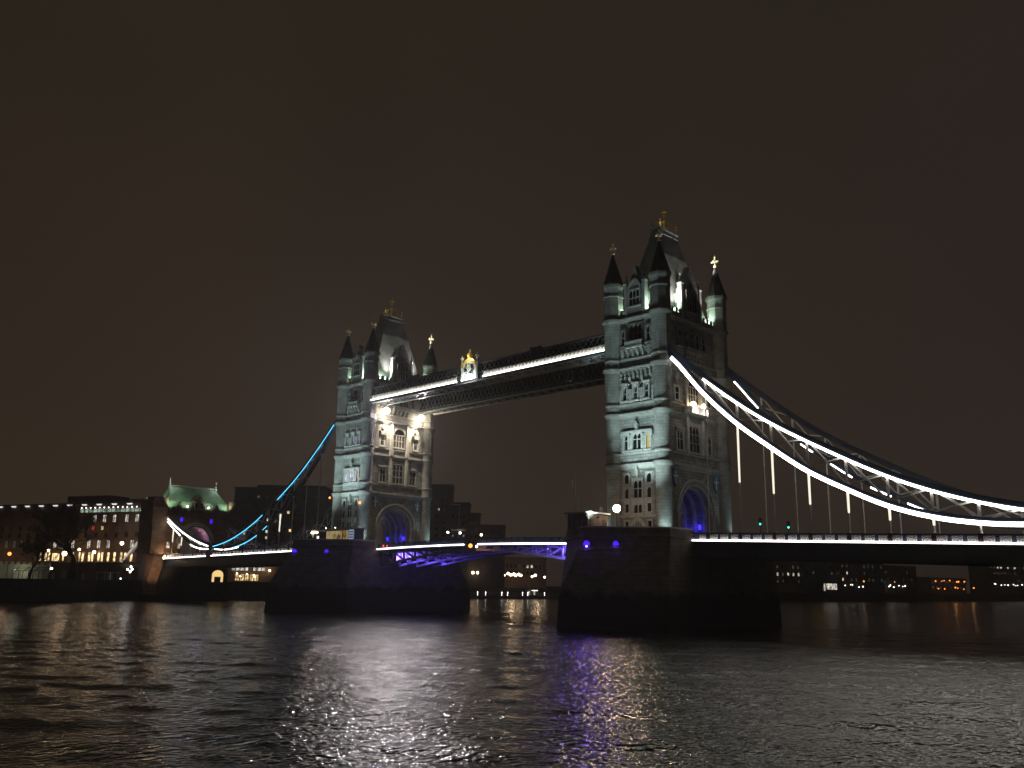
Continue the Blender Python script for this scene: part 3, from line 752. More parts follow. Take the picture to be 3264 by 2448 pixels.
# ladder-lit plinth rings and all floods of a tower
def tower_lights(cx, k):
    cool, green, white = (.72, 1.0, .97), (.70, 1.0, .74), (1.0, .97, .90)
    for sx, e_ in ((-6.5, .8), (0, 1.25), (6.5, 1.0)):            # floods on the pier head washing the river face
        light('SPOT', (cx + sx * .8, -18.6 - (4.0 if sx == 0 else 0), 15.9), 15500 * k * e_, cool, (cx + sx * .5, -HY, 37), 56, .35, .8)
    q = 1.0 if k == 1 else 1.7
    light('SPOT', (cx - 7.2, -11.4, 15.0), 420 * q, cool, (cx - 6.0, -10.3, 18.5), 80, .25, .9)   # lamps grazing the turrets
    light('SPOT', (cx + 7.4, -11.9, 14.7), 900 * q, cool, (cx + 6.3, -10.4, 17.5), 85, .25, .9)
    light('SPOT', (cx + 8.2, 9.8, 14.9), 420 * q, cool, (cx + 6.4, TY, 21), 80, .25, .9)
    for x, y, e_ in ((cx + 3.1, -HY + .95, 1100), (cx - 3.1, -HY + .95, 700), (cx + HX - .75, -5.4, 1000), (cx + HX - .75, 5.0, 900), (cx - 3.0, HY - .9, 500), (cx + HX - .6, 6.6, 500)):
        light('POINT', (x, y, 54.9), e_, green, size=.25, name='gutter_light')
    light('SPOT', (cx + 2.75, 5.15, 64.6), 7000, white, (cx + 5.2, TY, 66.9), 46, .2, .8, name='spire_light')       # up the back spire
    light('SPOT', (cx - 4.0, -6.0, 60.0), 900, white, (cx - 5.2, -TY, 67.6), 30, .2, .8, name='spire_light')
    light('SPOT', (cx + 4.0, -6.0, 60.5), 900, white, (cx + 5.2, -TY, 67.6), 30, .2, .8, name='spire_light')
    light('SPOT', (cx + 5.6, -4.6, 56.0), 5000, white, (cx + 1.4, .6, 68), 85, .3, .95, name='roof_light')
    light('SPOT', (cx + 6.0, 5.0, 56.0), 5000, white, (cx + 1.2, 1.5, 68), 80, .3, .95, name='roof_light')
    light('SPOT', (cx + 1.6, -3.0, 72.8), 60, white, (cx, 0, 75), 90, .2, .8, name='crown_light')
    for x in (-3.1, -1.05, 1.05, 3.1):                  # blue lamps inside the road arch
        light('POINT', (cx + x, 3.8, 17.0), {3.1: 75, 1.05: 26, -1.05: 8, -3.1: 6}[x], (.05, .035, 1.0), size=.12, name='arch_light')
    light('POINT', (cx - 3.6, 2.2, 21.6), 9, (.8, .75, 1.0), size=.1, name='arch_light')
tower_lights(0.0, 1.0)
tower_lights(LX, 0.75)
for T, cx in ((T0, 0.0), (T1, LX)):
    for x in (-3.1, 3.1):
        for y in (4.45,):
            mb = MB(); mb.box(cx + x - .22, cx + x + .22, y - .14, y + .14, 16.6, 17.5); o = mb.build('arch_lamp', 'bluebright', T)

# ------------------------------------------------------------------ high walkways
def walkway():
    x0, x1 = LX + 5.32, -5.32
    cx = (x0 + x1) / 2
    T = thing('high_walkway', 'high level walkway with the bright white light strip, nearer the viewer', 'walkway', (cx, -7.75, 48.0), 'walkways between the towers')
    yo, yi = -9.6, -5.9
    MB().box(x0, x1, yo + .15, yi - .15, 48.25, 48.5).build('floor', 'navy', T)
    MB().box(x0, x1, yo + .1, yi - .1, 51.55, 51.75).build('roof', 'navy', T)
    mb = MB()
    mb.box(x0, x1, yo + .25, yo + .33, 49.4, 51.5); mb.box(x0, x1, yi - .33, yi - .25, 48.6, 51.5); mb.build('glazing', 'glass', T)
    for y, z0, nm, mt in ((yo, 49.5, 'outer_lattice', 'grey'), (yi, 48.5, 'inner_lattice', 'grey')):
        mb = MB(); s = -1 if y == yo else 1
        mb.box(x0, x1, y - .12, y + .12, 51.3, 51.55); mb.box(x0, x1, y - .12, y + .12, z0 - .12, z0 + .1)
        n = int((x1 - x0) / 1.35); st = (x1 - x0) / n
        for i in range(n):
            a = x0 + st * i
            mb.bar((a, y + s * .03, z0 + .1), (a + st, y + s * .03, 51.3), .09, .16, (0, 1, 0)); mb.bar((a + st, y - s * .05, z0 + .1), (a, y - s * .05, 51.3), .09, .16, (0, 1, 0))
        mb.build(nm, mt, T)
    # scalloped fascia washed by the light strip, split by the crest in the middle
    for a, b2 in ((x0, -46.9), (-38.7, x1)):
        mb = MB(); mb.box(a, b2, yo - .05, yo + .2, 48.3, 49.36); mb.box(a, b2, yo - .30, yo + .2, 49.363, 49.52)
        n = int((b2 - a) / .95); st = (b2 - a) / n
        F = Fr((0, yo - .05, 0), (1, 0, 0), (0, -1, 0))
        for i in range(n):
            u = a + st * (i + .5)
            fprism(mb, F, [(u - st * .5, 49.36), (u - st * .5, 48.9), (u - st * .34, 49.05), (u - st * .2, 49.2), (u, 49.27), (u + st * .2, 49.2), (u + st * .34, 49.05), (u + st * .5, 48.9), (u + st * .5, 49.36)], .002, .2)
        mb.build('fascia', 'white', T)
        MB().box(a, b2, yo - .42, yo - .12, 48.28, 48.62).build('light_strip', 'led', T)
        MB().box(a, b2, yo - .46, yo + .1, 48.0, 48.27).build('ledge', 'navy', T)
    MB().box(-46.9, -38.7, yo - .1, yo + .2, 48.0, 49.5).build('centre_panel', 'navy', T)
    # soffit: edge girders and cross bracing seen from below
    mb = MB()
    for y in (yo + .05, yi - .05): mb.box(x0, x1, y - .18, y + .18, 47.72, 47.995)
    n = 27; st = (x1 - x0) / n
    for i in range(n + 1):
        a = x0 + st * i; mb.box(a - .1, a + .1, yo + .23, yi - .23, 47.9, 48.2)
        if i < n: mb.bar((a, yo + .2, 47.97), (a + st, yi - .2, 47.97), .13, .08); mb.bar((a, yi - .2, 48.06), (a + st, yo + .2, 48.06), .13, .08)
    mb.build('soffit_bracing', 'white', T)
    for px in (-23.9, -61.0):
        mb = MB(); mb.box(px - 1.25, px + 1.25, yo - .35, yo + .35, 49.53, 52.1); mb.box(px - 1.4, px - 1.05, yo - .45, yo - .35, 49.53, 52.3); mb.box(px + 1.05, px + 1.4, yo - .45, yo - .35, 49.53, 52.3)
        mb.build('bay_panel', 'navy', T)
    return T
WK = walkway()
w2 = copy_tree(WK, None, (WK.location.x, 7.75, 48.0))
w2.rotation_euler = (0, 0, math.pi)
w2['label'] = 'high level walkway farther from the viewer, its dark lattice seen below the lit one'

# coat of arms on the near walkway
def crest():
    cx, y, zb = -42.8, -9.85, 48.35
    T = thing('coat_of_arms', 'lit crest with golden crown and two posts in the middle of the high walkway', 'coat of arms', (cx, y, zb))
    F = Fr((cx, y, 0), (1, 0, 0), (0, -1, 0))
    mb = MB(); body = [(-1.95, zb), (1.95, zb), (1.95, 51.3)] + [(1.95 * math.cos(a), 51.3 + 1.35 * math.sin(a)) for a in np.linspace(.15, math.pi - .15, 15)] + [(-1.95, 51.3)]
    fprism(mb, F, body, 0, .2); mb.build('back_panel', 'white', T)
    mb = MB(); ring(mb, F, [(2.15 * math.cos(a), 51.25 + 1.6 * math.sin(a)) for a in np.linspace(0, math.pi, 19)], [(1.75 * math.cos(a), 51.25 + 1.15 * math.sin(a)) for a in np.linspace(0, math.pi, 19)], .2, .42)
    fprism(mb, F, [(-.5, 52.78), (.5, 52.78), (0, 53.3)], .05, .4); mb.build('arched_hood', 'gold', T)
    mb = MB()                                        # dark wreath
    rw = random.Random(21)
    for k in range(26):
        a = 2 * math.pi * k / 26; r_ = rw.uniform(.72, 1.3)
        p = F.p(r_ * 1.12 * math.cos(a), 50.8 + r_ * .8 * math.sin(a), .3); mb.ball(p[0], p[1], p[2], rw.uniform(.1, .27), 6, 4)
    mb.build('wreath', 'iron', T)
    mb = MB(); fprism(mb, F, [(-.55, 51.5), (.55, 51.5), (.55, 50.7), (0, 49.8), (-.55, 50.7)], .2, .45); s = mb.build('shield', 'white', T)
    mb = MB(); fbox(mb, F, -.09, .09, 50.2, 51.3, .452, .48); fbox(mb, F, -.42, .42, 50.8, 50.98, .452, .475); mb.build('shield_cross', 'gold', s)
    mb = MB()
    for sg in (-1, 1):                               # supporters and scroll below
        for (u, z, r) in ((.55, 49.55, .22), (.95, 49.85, .26), (1.3, 50.3, .2), (1.2, 49.3, .18)):
            p = F.p(sg * u, z, .25); mb.ball(p[0], p[1], p[2], r, 6, 4)
    fbox(mb, F, -1.3, 1.3, 48.95, 49.15, .2, .3); mb.build('supporters', 'grey', T)
    mb = MB()                                        # crown
    p = F.p(0, 0, .1)
    mb.lathe(p[0], p[1], [(.5, 53.2), (.58, 53.35), (.5, 53.5)], 10)
    for k in range(6):
        a = math.pi * 2 * k / 6; pr = None
        for t in np.linspace(0, 1, 6):
            r = .56 * math.cos(t * math.pi / 2) ** .7 if t < 1 else .02
            q2 = (p[0] + r * math.cos(a), p[1] + r * math.sin(a), 53.5 + .75 * t)
            if pr: mb.tube(pr, q2, .07, .07, 5)
            pr = q2
    mb.ball(p[0], p[1], 54.35, .17, 8, 5); mb.box(p[0] - .25, p[0] + .25, p[1] - .06, p[1] + .06, 54.62, 54.76); mb.box(p[0] - .06, p[0] + .06, p[1] - .06, p[1] + .06, 54.45, 54.95)
    mb.build('crown', 'gold', T)
    for sg in (-1, 1):
        p = F.p(sg * 2.35, 0, .15)
        mb = MB(); mb.lathe(p[0], p[1], [(.2, zb - .2), (.2, 51.6), (.28, 51.7), (.14, 51.9), (.1, 52.6), (.42, 53.15), (.42, 53.3), (.1, 53.45), (.03, 53.9)], 8)
        mb.build('post', 'white', T)
    MB().box(cx - 1.9, cx + 1.9, y - .75, y - .5, 48.2, 48.42).build('light_strip', 'led', T)
    light('POINT', (cx - .8, y - 1.3, 48.7), 260, (.86, 1.0, .97), size=.25, name='crest_light')
    light('POINT', (cx + .8, y - 1.3, 48.7), 260, (.86, 1.0, .97), size=.25, name='crest_light')
    light('POINT', (cx, y - 1.3, 53.0), 170, (1.0, .9, .6), size=.2, name='crest_light')
crest()

# floods hung below the walkways at the far tower's inner face
for y, z, lab in ((-5.4, 46.9, 'glaring warm floodlight hung under the near walkway at the far tower'), (5.4, 46.7, 'glaring warm floodlight hung under the far walkway at the far tower')):
    T = thing('floodlight', lab, 'floodlight', (LX + 6.9, y, z), 'floodlights under the walkways')
    x = LX + 6.9
    mb = MB(); mb.tube((x, y, z + .5), (x, y, 47.75), .06); mb.box(x - .5, x + .5, y - .5, y + .5, z + .45, z + .6); mb.lathe(x, y, [(.2, z + .44), (.8, z + .25), (.8, z + .1)], 10)
    mb.build('bracket', 'iron', T)
    mb = MB(); mb.ball(x, y, z - .3, .82, 12, 8); mb.build('lamp', 'flood', T)
    light('SPOT', (x + .75, y - .3, z - .6), 24000, (1.0, .90, .94), (-20, -120, 0), 92, .5, .7, name='floodlight_beam')
    light('POINT', (x + .2, y, z - 1.0), 900, (1.0, .84, .60), size=.45, name='floodlight_beam')
    light('SPOT', (x + .6, y, z - 1.1), 13000, (1.0, .84, .60), (LX + HX, y * .4, 38), 85, .4, .9, name='floodlight_beam')

# ------------------------------------------------------------------ side spans: deck, parapet, chains
def zl_r(d): return 14.30 - .0308 * d
def zl_l(d): return 14.28 - .0174 * d
def panel_mesh():
    mb = MB(); w, h = .66, .74
    F = Fr((0, 0, 0), (1, 0, 0), (0, -1, 0))
    for u0, u1, z0, z1 in ((-w, w, 0, .06), (-w, w, h - .06, h), (-w, -w + .06, .06, h - .06), (w - .06, w, .06, h - .06)): fbox(mb, F, u0, u1, z0, z1, 0, .08)
    for r_ in (.60, .36):
        o_ = [(r_ * math.cos(a), .06 + (r_ + .02) * math.sin(a)) for a in np.linspace(0, math.pi, 13)]; i_ = [((r_ - .07) * math.cos(a), .06 + (r_ - .05) * math.sin(a)) for a in np.linspace(0, math.pi, 13)]
        ring(mb, F, o_, i_, .01, .09)
    for a in np.linspace(.3, math.pi - .3, 6): mb.bar(F.p(.12 * math.cos(a), .08 + .12 * math.sin(a), .05), F.p(.58 * math.cos(a), .06 + .58 * math.sin(a), .05), .055, .055, (0, 1, 0))
    for sg in (-1, 1): mb.bar(F.p(sg * .6, .68, .05), F.p(sg * .38, .45, .05), .055, .055, (0, 1, 0))
    return mb
PANEL = None
def side_span(sgn, base, zl, d_end, label, nodes):
    """sgn +1 towards the right bank, -1 towards the far bank; d = distance from the tower centre"""
    global PANEL
    X = lambda d: base + sgn * d
    d0 = 10.8
    T = thing('bridge_deck', label, 'bridge deck', (X((d0 + d_end) / 2), 0, 12), 'road decks of the side spans')
    def slab(mb, y0, y1, dz0, dz1, a=d0, b2=d_end):
        mb.loft([[(X(d), y0, zl(d) + dz0), (X(d), y1, zl(d) + dz0), (X(d), y1, zl(d) + dz1), (X(d), y0, zl(d) + dz1)] for d in (a, b2)]); return mb
    slab(MB(), -9.3, 9.3, -.35, -.05).build('road', 'asphalt', T)
    for y in (-9.25, 9.05): slab(MB(), y, y + .2, -2.55, -.36).build('edge_girder', 'navy', T)
    for y in (-3.3, 3.3): slab(MB(), y - .2, y + .2, -2.3, -.36).build('inner_girder', 'navy', T)
    mb = MB()
    for d in np.arange(d0 + 1.5, d_end, 2.85): mb.box(X(d) - .15, X(d) + .15, -9.0, 9.0, zl(d) - 1.6, zl(d) - .38)
    mb.build('cross_girders', 'navy', T)
    for y, k in ((-9.5, -1), (9.5, 1)):
        mb = MB(); slab(mb, min(y, y - k * .3), max(y, y - k * .3), -.34, .18); slab(mb, min(y, y + k * .46), max(y, y + k * .46), -.34, -.13); slab(mb, y - .12, y + .12, 1.02, 1.2); slab(mb, y - k * .16 - .03, y - k * .16 + .03, .18, 1.02)  # outer lower ledge added to keep strip light off the edge girder
        mb.build('parapet', 'navy', T)
    segs = [(d0, d_end)] if sgn > 0 else [(d0, 65.3), (68.0, d_end)]
    for a, b2 in segs: slab(MB(), -9.86, -9.62, -.12, .14, a, b2).build('light_strip', 'leddeck', T)
    if sgn < 0: slab(MB(), -9.95, -9.3, -.6, 1.5, 65.3, 68.0).build('pin_pedestal', 'navy', T)
    nd = [n_ for n_ in nodes]
    for n_ in nd:
        mb = MB(); slab(mb, -9.72, -9.38, .18, 1.26, n_ - .3, n_ + .3); o = mb.build('pedestal', 'navy', T)
        mb = MB(); slab(mb, -9.76, -9.722, .30, .62, n_ - .12, n_ + .12); mb.build('red_badge', 'red', o)
    full = sorted(set([round(n_ + k * 1.9, 2) for n_ in nd for k in (-1, 0, 1)]))
    for d in full:                                  # panels between the pedestals
        c = d + .95
        if c < d0 + .9 or c > d_end - 1 or (sgn < 0 and 64.3 < c < 69): continue
        if PANEL is None: PANEL = panel_mesh().build('parapet_panel', 'white', None); o = PANEL
        else: o = PANEL.copy(); COL.objects.link(o)
        o.parent = T
        o.location = Vector((X(c), -9.52, zl(c) + .2)) - WL[T.name]
    return T
NODES = [13.7 + 5.72 * i for i in range(16)]
side_span(1, 0.0, zl_r, 96.0, 'road deck on the right with lit lattice parapet, running out of the picture', NODES[:14])
side_span(-1, LX, zl_l, 95.0, 'road deck at the left with white light strip, between far pier and abutment', NODES[:15])

UP = [(5.6, 46.9), (13.5, 40.1), (22.8, 33.0), (33.7, 26.5), (44.8, 20.95), (58.9, 16.65), (66.5, 15.55)]
LO = [(5.6, 46.3), (7.4, 44.8), (13.5, 37.7), (19.1, 32.3), (24.9, 27.8), (30.6, 23.75), (36.5, 20.6), (42.1, 18.0), (48.2, 16.15), (53.5, 15.25), (58.7, 14.85), (66.5, 15.1)]
UP2 = [(66.5, 15.55), (76, 17.6), (88, 21.5), (97, 25.4)]
LO2 = [(66.5, 15.1), (71, 15.15), (77, 16.0), (82.5, 17.8), (88, 20.2), (97, 24.6)]
def chain(sgn, base, y, zl, leds, label, back=True):
    X = lambda d: base + sgn * d
    T = thing('suspension_chain', label, 'suspension chain', (X(45), y, zl(45)), 'suspension chains of the side spans')
    o_ = 1 if y > 0 else -1
    parts = [(UP, 'upper_chord', .55), (LO, 'lower_chord', .45)] + ([(UP2, 'upper_chord', .55), (LO2, 'lower_chord', .45)] if back else [])
    for P, nm, off in parts:
        ds = np.linspace(P[0][0], P[-1][0], 40 if P in (UP, LO) else 18)
        zs = curve(P, ds)
        MB().path([(X(d), y, z + off) for d, z in zip(ds, zs)], .62, .85 if nm[0] == 'u' else .7).build(nm, 'navy', T)
    def nodal(ns, U, Lw):
        zu, zw = curve(U, ns), curve(Lw, ns)
        for i, d in enumerate(ns):
            if zu[i] - zw[i] > 1.0:
                MB().bar((X(d), y, zw[i] + .75), (X(d), y, zu[i] + .2), .34, .22, (0, 1, 0)).build('web_post', 'white', T)
            if i + 1 < len(ns) and zu[i] - zw[i] > .9:
                e_ = ns[i + 1]
                MB().bar((X(d), y + .1, zw[i] + .7), (X(e_), y + .1, zu[i + 1] + .3), .2, .3, (0, 1, 0)).build('web_diagonal', 'white', T)
                if zu[i + 1] - zw[i + 1] > .9: MB().bar((X(d), y - .1, zu[i] + .3), (X(e_), y - .1, zw[i + 1] + .7), .2, .3, (0, 1, 0)).build('web_diagonal', 'white', T)
            zp = zl(d) + 1.2; zt = zw[i] + .2
            if zt - zp > .5:
                mb = MB(); mb.tube((X(d), y, zp), (X(d), y, zt), .095, .095, 6); h = zt - zp
                mb.lathe(X(d), y, [(.07, zp + h * .55), (.15, zp + h * .55 + .1), (.15, zp + h * .55 + .45), (.07, zp + h * .55 + .55)], 8)
                mb.lathe(X(d), y, [(.2, zp - .02), (.2, zp + .12), (.1, zp + .3)], 8)
                mb.lathe(X(d), y, [(.12, zp + h * .58), (.11, zt - .5), (.22, zt - .4), (.22, zt + .1)], 8)
                hr = mb.build('hanger_rod', 'white', T)
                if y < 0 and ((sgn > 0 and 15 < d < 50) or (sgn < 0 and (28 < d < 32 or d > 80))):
                    mb = MB(); mb.tube((X(d), y - .05, zp + h * .45), (X(d), y - .05, zt - .3), .16, .2, 6); mb.build('rod_glow_sleeve', 'rodglow', hr)  # added glowing sleeve, stands in for light falling on the rod
    nodal([d for d in NODES if d < 64], UP, LO)
    if back: nodal([73.5, 79.5, 85.5, 91.5], UP2, LO2)
    mb = MB(); F = Fr((X(66.5), y, 0), (1, 0, 0), (0, -1, 0))
    fprism(mb, F, [(1.15 * math.cos(a), 15.6 + 1.15 * math.sin(a)) for a in np.linspace(0, 2 * math.pi, 20, endpoint=False)], -.5, .5)
    fprism(mb, F, [(-.6, 13.5), (.6, 13.5), (.3, 15), (-.3, 15)], -.4, .4)
    mb.build('pin_joint', 'blue', T)
    for (P, a, b2, mat, hh, yo) in leds:
        ds = np.linspace(a, b2, max(3, int((b2 - a) / 1.5) + 1)); zs = curve(P, ds)
        MB().path([(X(d), y + o_ * yo, z) for d, z in zip(ds, zs)], .03, hh).build('light_strip', mat, T)
    return T
chain(1, 0.0, -TY, zl_r, [(UP, 13.5, 66, 'ledchain', .38, .40), (LO, 7.4, 66, 'ledchain', .58, .40), (LO, 24, 66, 'ledchain', .26, -.40), (UP2, 68, 97, 'ledchain', .34, .40), (LO2, 67.5, 97, 'ledchain', .34, .40)],
      'bright white lit suspension chain at right, the one nearer the viewer')
chain(1, 0.0, TY, zl_r, [(LO, a, b2, 'ledchain', .22, -.42) for a, b2 in ((8.6, 13.2), (14.6, 17.2), (20.9, 23.0), (26.0, 29.5), (32.4, 35.6), (38, 41))],
      'darker suspension chain at right with broken light dashes, behind the bright one')
chain(-1, LX, -TY, zl_l, [(UP, 8.5, 32.5, 'ledcyan', .22, .40), (UP, 39.3, 65.2, 'ledcyan', .22, .40), (LO, 36.6, 38.6, 'ledcyan', .2, .40), (LO, 41.4, 54, 'ledcyan', .22, .40),
                          (LO, 52, 66, 'ledchain', .28, -.40), (UP2, 68, 97, 'ledchain', .30, .40), (LO2, 67.5, 79, 'ledchain', .30, .40), (LO2, 86, 96.5, 'ledchain', .30, .40)],
      'suspension chain at left lit cyan on its long part and white on the short part')
chain(-1, LX, TY, zl_l, [], 'unlit suspension chain at left, behind the cyan lit one')

# ------------------------------------------------------------------ drawbridge leaves
def zb(x): return 14.33 - .00052 * (x + 41.8) ** 2
def leaf(sgn, xa, xm, label):
    T = thing('bascule_leaf', label, 'drawbridge leaf', (xa, 0, zb(xa)), 'drawbridge leaves between the piers')
    xs = list(np.linspace(xa, xm, 17))
    bot = lambda x: 13.35 - 3.0 * (abs(x - xm) / abs(xa - xm)) ** 1.55
    def slab(mb, y0, y1, dz0, dz1, pts=xs):
        mb.loft([[(x, y0, zb(x) + dz0), (x, y1, zb(x) + dz0), (x, y1, zb(x) + dz1), (x, y0, zb(x) + dz1)] for x in pts]); return mb
    slab(MB(), -8.9, 8.9, -.3, -.08).build('road', 'asphalt', T)
    mb = MB()
    for x in xs[::2]: mb.box(x - .12, x + .12, -8.6, 8.6, zb(x) - .75, zb(x) - .32)
    mb.build('cross_girders', 'navy', T)
    slab(MB(), -9.32, -9.08, -.13, .12, [x for x in xs if abs(x - xm) > .9]).build('light_strip', 'leddeck', T)
    mb = MB()
    for y in (-9.0, 9.0):
        slab(mb, y - .06, y + .06, 1.05, 1.17); slab(mb, y - .08, y + .08, -.35, -.14); slab(mb, y - .02, y + .02, .2, .98)
        for x in np.arange(min(xa, xm) + .6, max(xa, xm), 1.75): mb.box(x - .14, x + .14, y - .12, y + .12, zb(x) - .1, zb(x) + 1.2)
    mb.build('railing', 'navy', T)
    for y in (-7.6, -2.6, 2.6, 7.6):
        mb = MB()
        slab(mb, y - .25, y + .25, -.75, -.33)
        n = len(xs)
        mb.path([(x, y, bot(x)) for x in xs], .5, .42)
        for i in range(0, n - 2, 2):
            x0, x1 = xs[i], xs[i + 2]; t0, t1 = zb(x0) - .6, zb(x1) - .6
            if t0 - bot(x0) > .5:
                mb.bar((x0, y, bot(x0)), (x0, y, t0), .36, .3, (0, 1, 0))
                mb.bar((x0, y, t0), (x1, y, bot(x1)), .3, .34, (0, 1, 0))
        if sgn < 0 and y == -7.6:                     # solid web plates behind the outer truss, caught by the violet lamps
            for i in range(1, 9):
                a, c = xs[i] + .25, xs[i + 1] - .05
                wp = MB(); wp.loft([[(x, -5.3, bot(x) + .3), (x, -5.2, bot(x) + .3), (x, -5.2, zb(x) - .8), (x, -5.3, zb(x) - .8)] for x in (a, c)]); wp.build('web_plate', 'white', T)
        mb.build('main_girder', 'white' if abs(y) < 5 or sgn > 0 else 'grey', T)  # shade put into colour: left leaf's outer girders darkened as silhouettes
    return T
leaf(-1, LX + 10.95, -41.95, 'left drawbridge leaf with violet lit trusses below, at the farther pier')
leaf(1, -10.95, -41.65, 'right drawbridge leaf with violet lit struts below, at the nearer pier')
for x, s_, e_ in ((LX + 11.6, 1, 1.0), (-11.6, -1, .8)):
    for y in (-5.6, 0, 5.6):
        light('SPOT', (x, y, 10.9), 3800 * e_, (.13, .075, 1.0), (x + s_ * 10, y + 1.2, 13.8), 75, .3, .8, name='under_bridge_light')
light('SPOT', (-11.4, -9.4, 11.2), 11000, (.18, .11, 1.0), (-20, -7.5, 13.0), 85, .2, .8, name='under_bridge_light')
for dx, e_ in ((12.4, 1500), (15.2, 1000), (18.2, 600)): light('SPOT', (LX + dx, -6.9, 12.2), e_, (.17, .10, 1.0), (LX + dx + 2.5, -2.6, 12.6), 110, .2, .7, name='under_bridge_light')
mb = MB()
for k, (x, y, z, mt, lab, r_) in enumerate(((-69.9, -9.45, 14.55, 'redlight', 'left red signal light on the drawbridge rail by the far pier', .16), (-68.6, -9.45, 14.5, 'redlight', 'right red signal light on the drawbridge rail by the far pier', .13),
                                (-40.9, -9.7, 14.0, 'lampo', 'orange navigation light below the middle of the drawbridge', .42), (-39.3, -9.7, 13.85, 'lampw', 'small white navigation light below the middle of the drawbridge', .24))):
    T = thing('signal_light' if k < 2 else 'navigation_light', lab, 'signal light', (x, y, z))
    mb = MB(); mb.tube((x, y + .4, z), (x, y, z), .07); mb.box(x - r_ * .8, x + r_ * .8, y - .02, y + .06, z + r_, z + r_ + .08); mb.build('bracket', 'iron', T)
    mb = MB(); mb.ball(x, y - r_, z, r_, 10, 6); mb.build('lamp', mt, T)
light('POINT', (-41, -10.6, 13.6), 40, (1.0, .42, .1), size=.3, name='navigation_light_glow')

# ------------------------------------------------------------------ things on the piers and the road
def globe_lamp(x, y, z0, z1, r_, mat, label, e_, col, group=None, cat='street lamp', name='street_lamp'):
    T = thing(name, label, cat, (x, y, z0), group)
    mb = MB(); mb.lathe(x, y, [(.2, z0), (.2, z0 + .3), (.09, z0 + .5), (.07, z1 - r_ - .15), (.18, z1 - r_), (.05, z1 - r_ + .05)], 8); mb.build('post', 'iron', T)
    mb = MB(); mb.ball(x, y, z1, r_, 12, 8); mb.build('globe', mat, T)
    if e_: light('POINT', (x, y, z1), e_, col, size=r_ * 1.05, name='street_lamp_light')
    return T
globe_lamp(1.3, -17.0, 14.2, 18.95, .62, 'lampglobe', 'glowing globe lamp on the nearer pier before the tower door', 0, None)
light('SPOT', (1.7, -17.8, 18.9), 2600, (1.0, .70, .42), (40, -90, 0), 90, .5, .6, name='street_lamp_light')
def cabin():
    T = thing('bridge_control_cabin', 'small flat roofed control cabin with warm lit side on the nearer pier', 'cabin', (-3, -19, 14.2))
    MB().box(-5.3, -1.0, -21.6, -16.6, 14.2, 18.0).build('wall', 'cabinwall', T)
    mb = MB(); mb.box(-5.7, -.6, -22.0, -16.2, 18.003, 18.25)
    mb.tube((-1.2, -18.2, 18.25), (-1.2, -18.2, 19.2), .05); mb.tube((-1.2, -17.7, 18.25), (-1.2, -17.7, 19.1), .05); mb.box(-1.5, -1.1, -20.8, -20.5, 18.25, 18.5)
    mb.build('roof', 'trim', T)
    F = Fr((-1.0, -19.1, 0), (0, 1, 0), (1, 0, 0))
    for u0, u1 in ((-2.0, -1.1), (1.2, 2.0)):
        mb = MB(); fbox(mb, F, u0, u1, 14.3, 17.1, 0, .1); fbox(mb, F, u0 + .12, u1 - .12, 15.8, 16.9, .103, .12); mb.build('door', 'wood', T)
    mb = MB(); fbox(mb, F, -.1, .15, 17.3, 17.6, 0, .3); mb.build('wall_lamp', 'iron', T)
    F2 = Fr((-3.2, -21.6, 0), (1, 0, 0), (0, -1, 0))
    for u in (-1.4, 0, 1.4):
        mb = MB(); fbox(mb, F2, u - .5, u + .5, 15.6, 17.2, .0, .06); mb.build('window', 'glass', T)
    return T
cabin()
T = thing('signal_mast', 'slim mast with cross arm and two lamps at the left edge of the nearer pier', 'mast', (-9.3, -15.0, 14.2))
mb = MB(); mb.tube((-9.3, -15, 14.2), (-9.3, -15, 25.6), .1, .06); mb.tube((-8.5, -15.2, 14.2), (-8.5, -15.2, 21.4), .06, .04); mb.build('pole', 'steel', T)
mb = MB(); mb.box(-11.2, -7.9, -15.5, -14.5, 17.9, 18.1)
for x in (-11.1, -10.2, -8.0): mb.tube((x, -15.4, 18.1), (x, -15.4, 18.9), .04)
mb.box(-11.15, -7.95, -15.42, -15.38, 18.85, 18.92); mb.build('platform', 'steel', T)
mb = MB(); mb.ball(-9.9, -15.1, 24.2, .2, 8, 5); mb.ball(-9.9, -15.1, 23.55, .2, 8, 5); mb.tube((-9.9, -15.05, 24.6), (-9.9, -15.05, 23.2), .05); mb.bar((-9.9, -15.05, 24.5), (-9.3, -15, 24.5), .06); mb.build('signal_lamps', 'palewall', T)
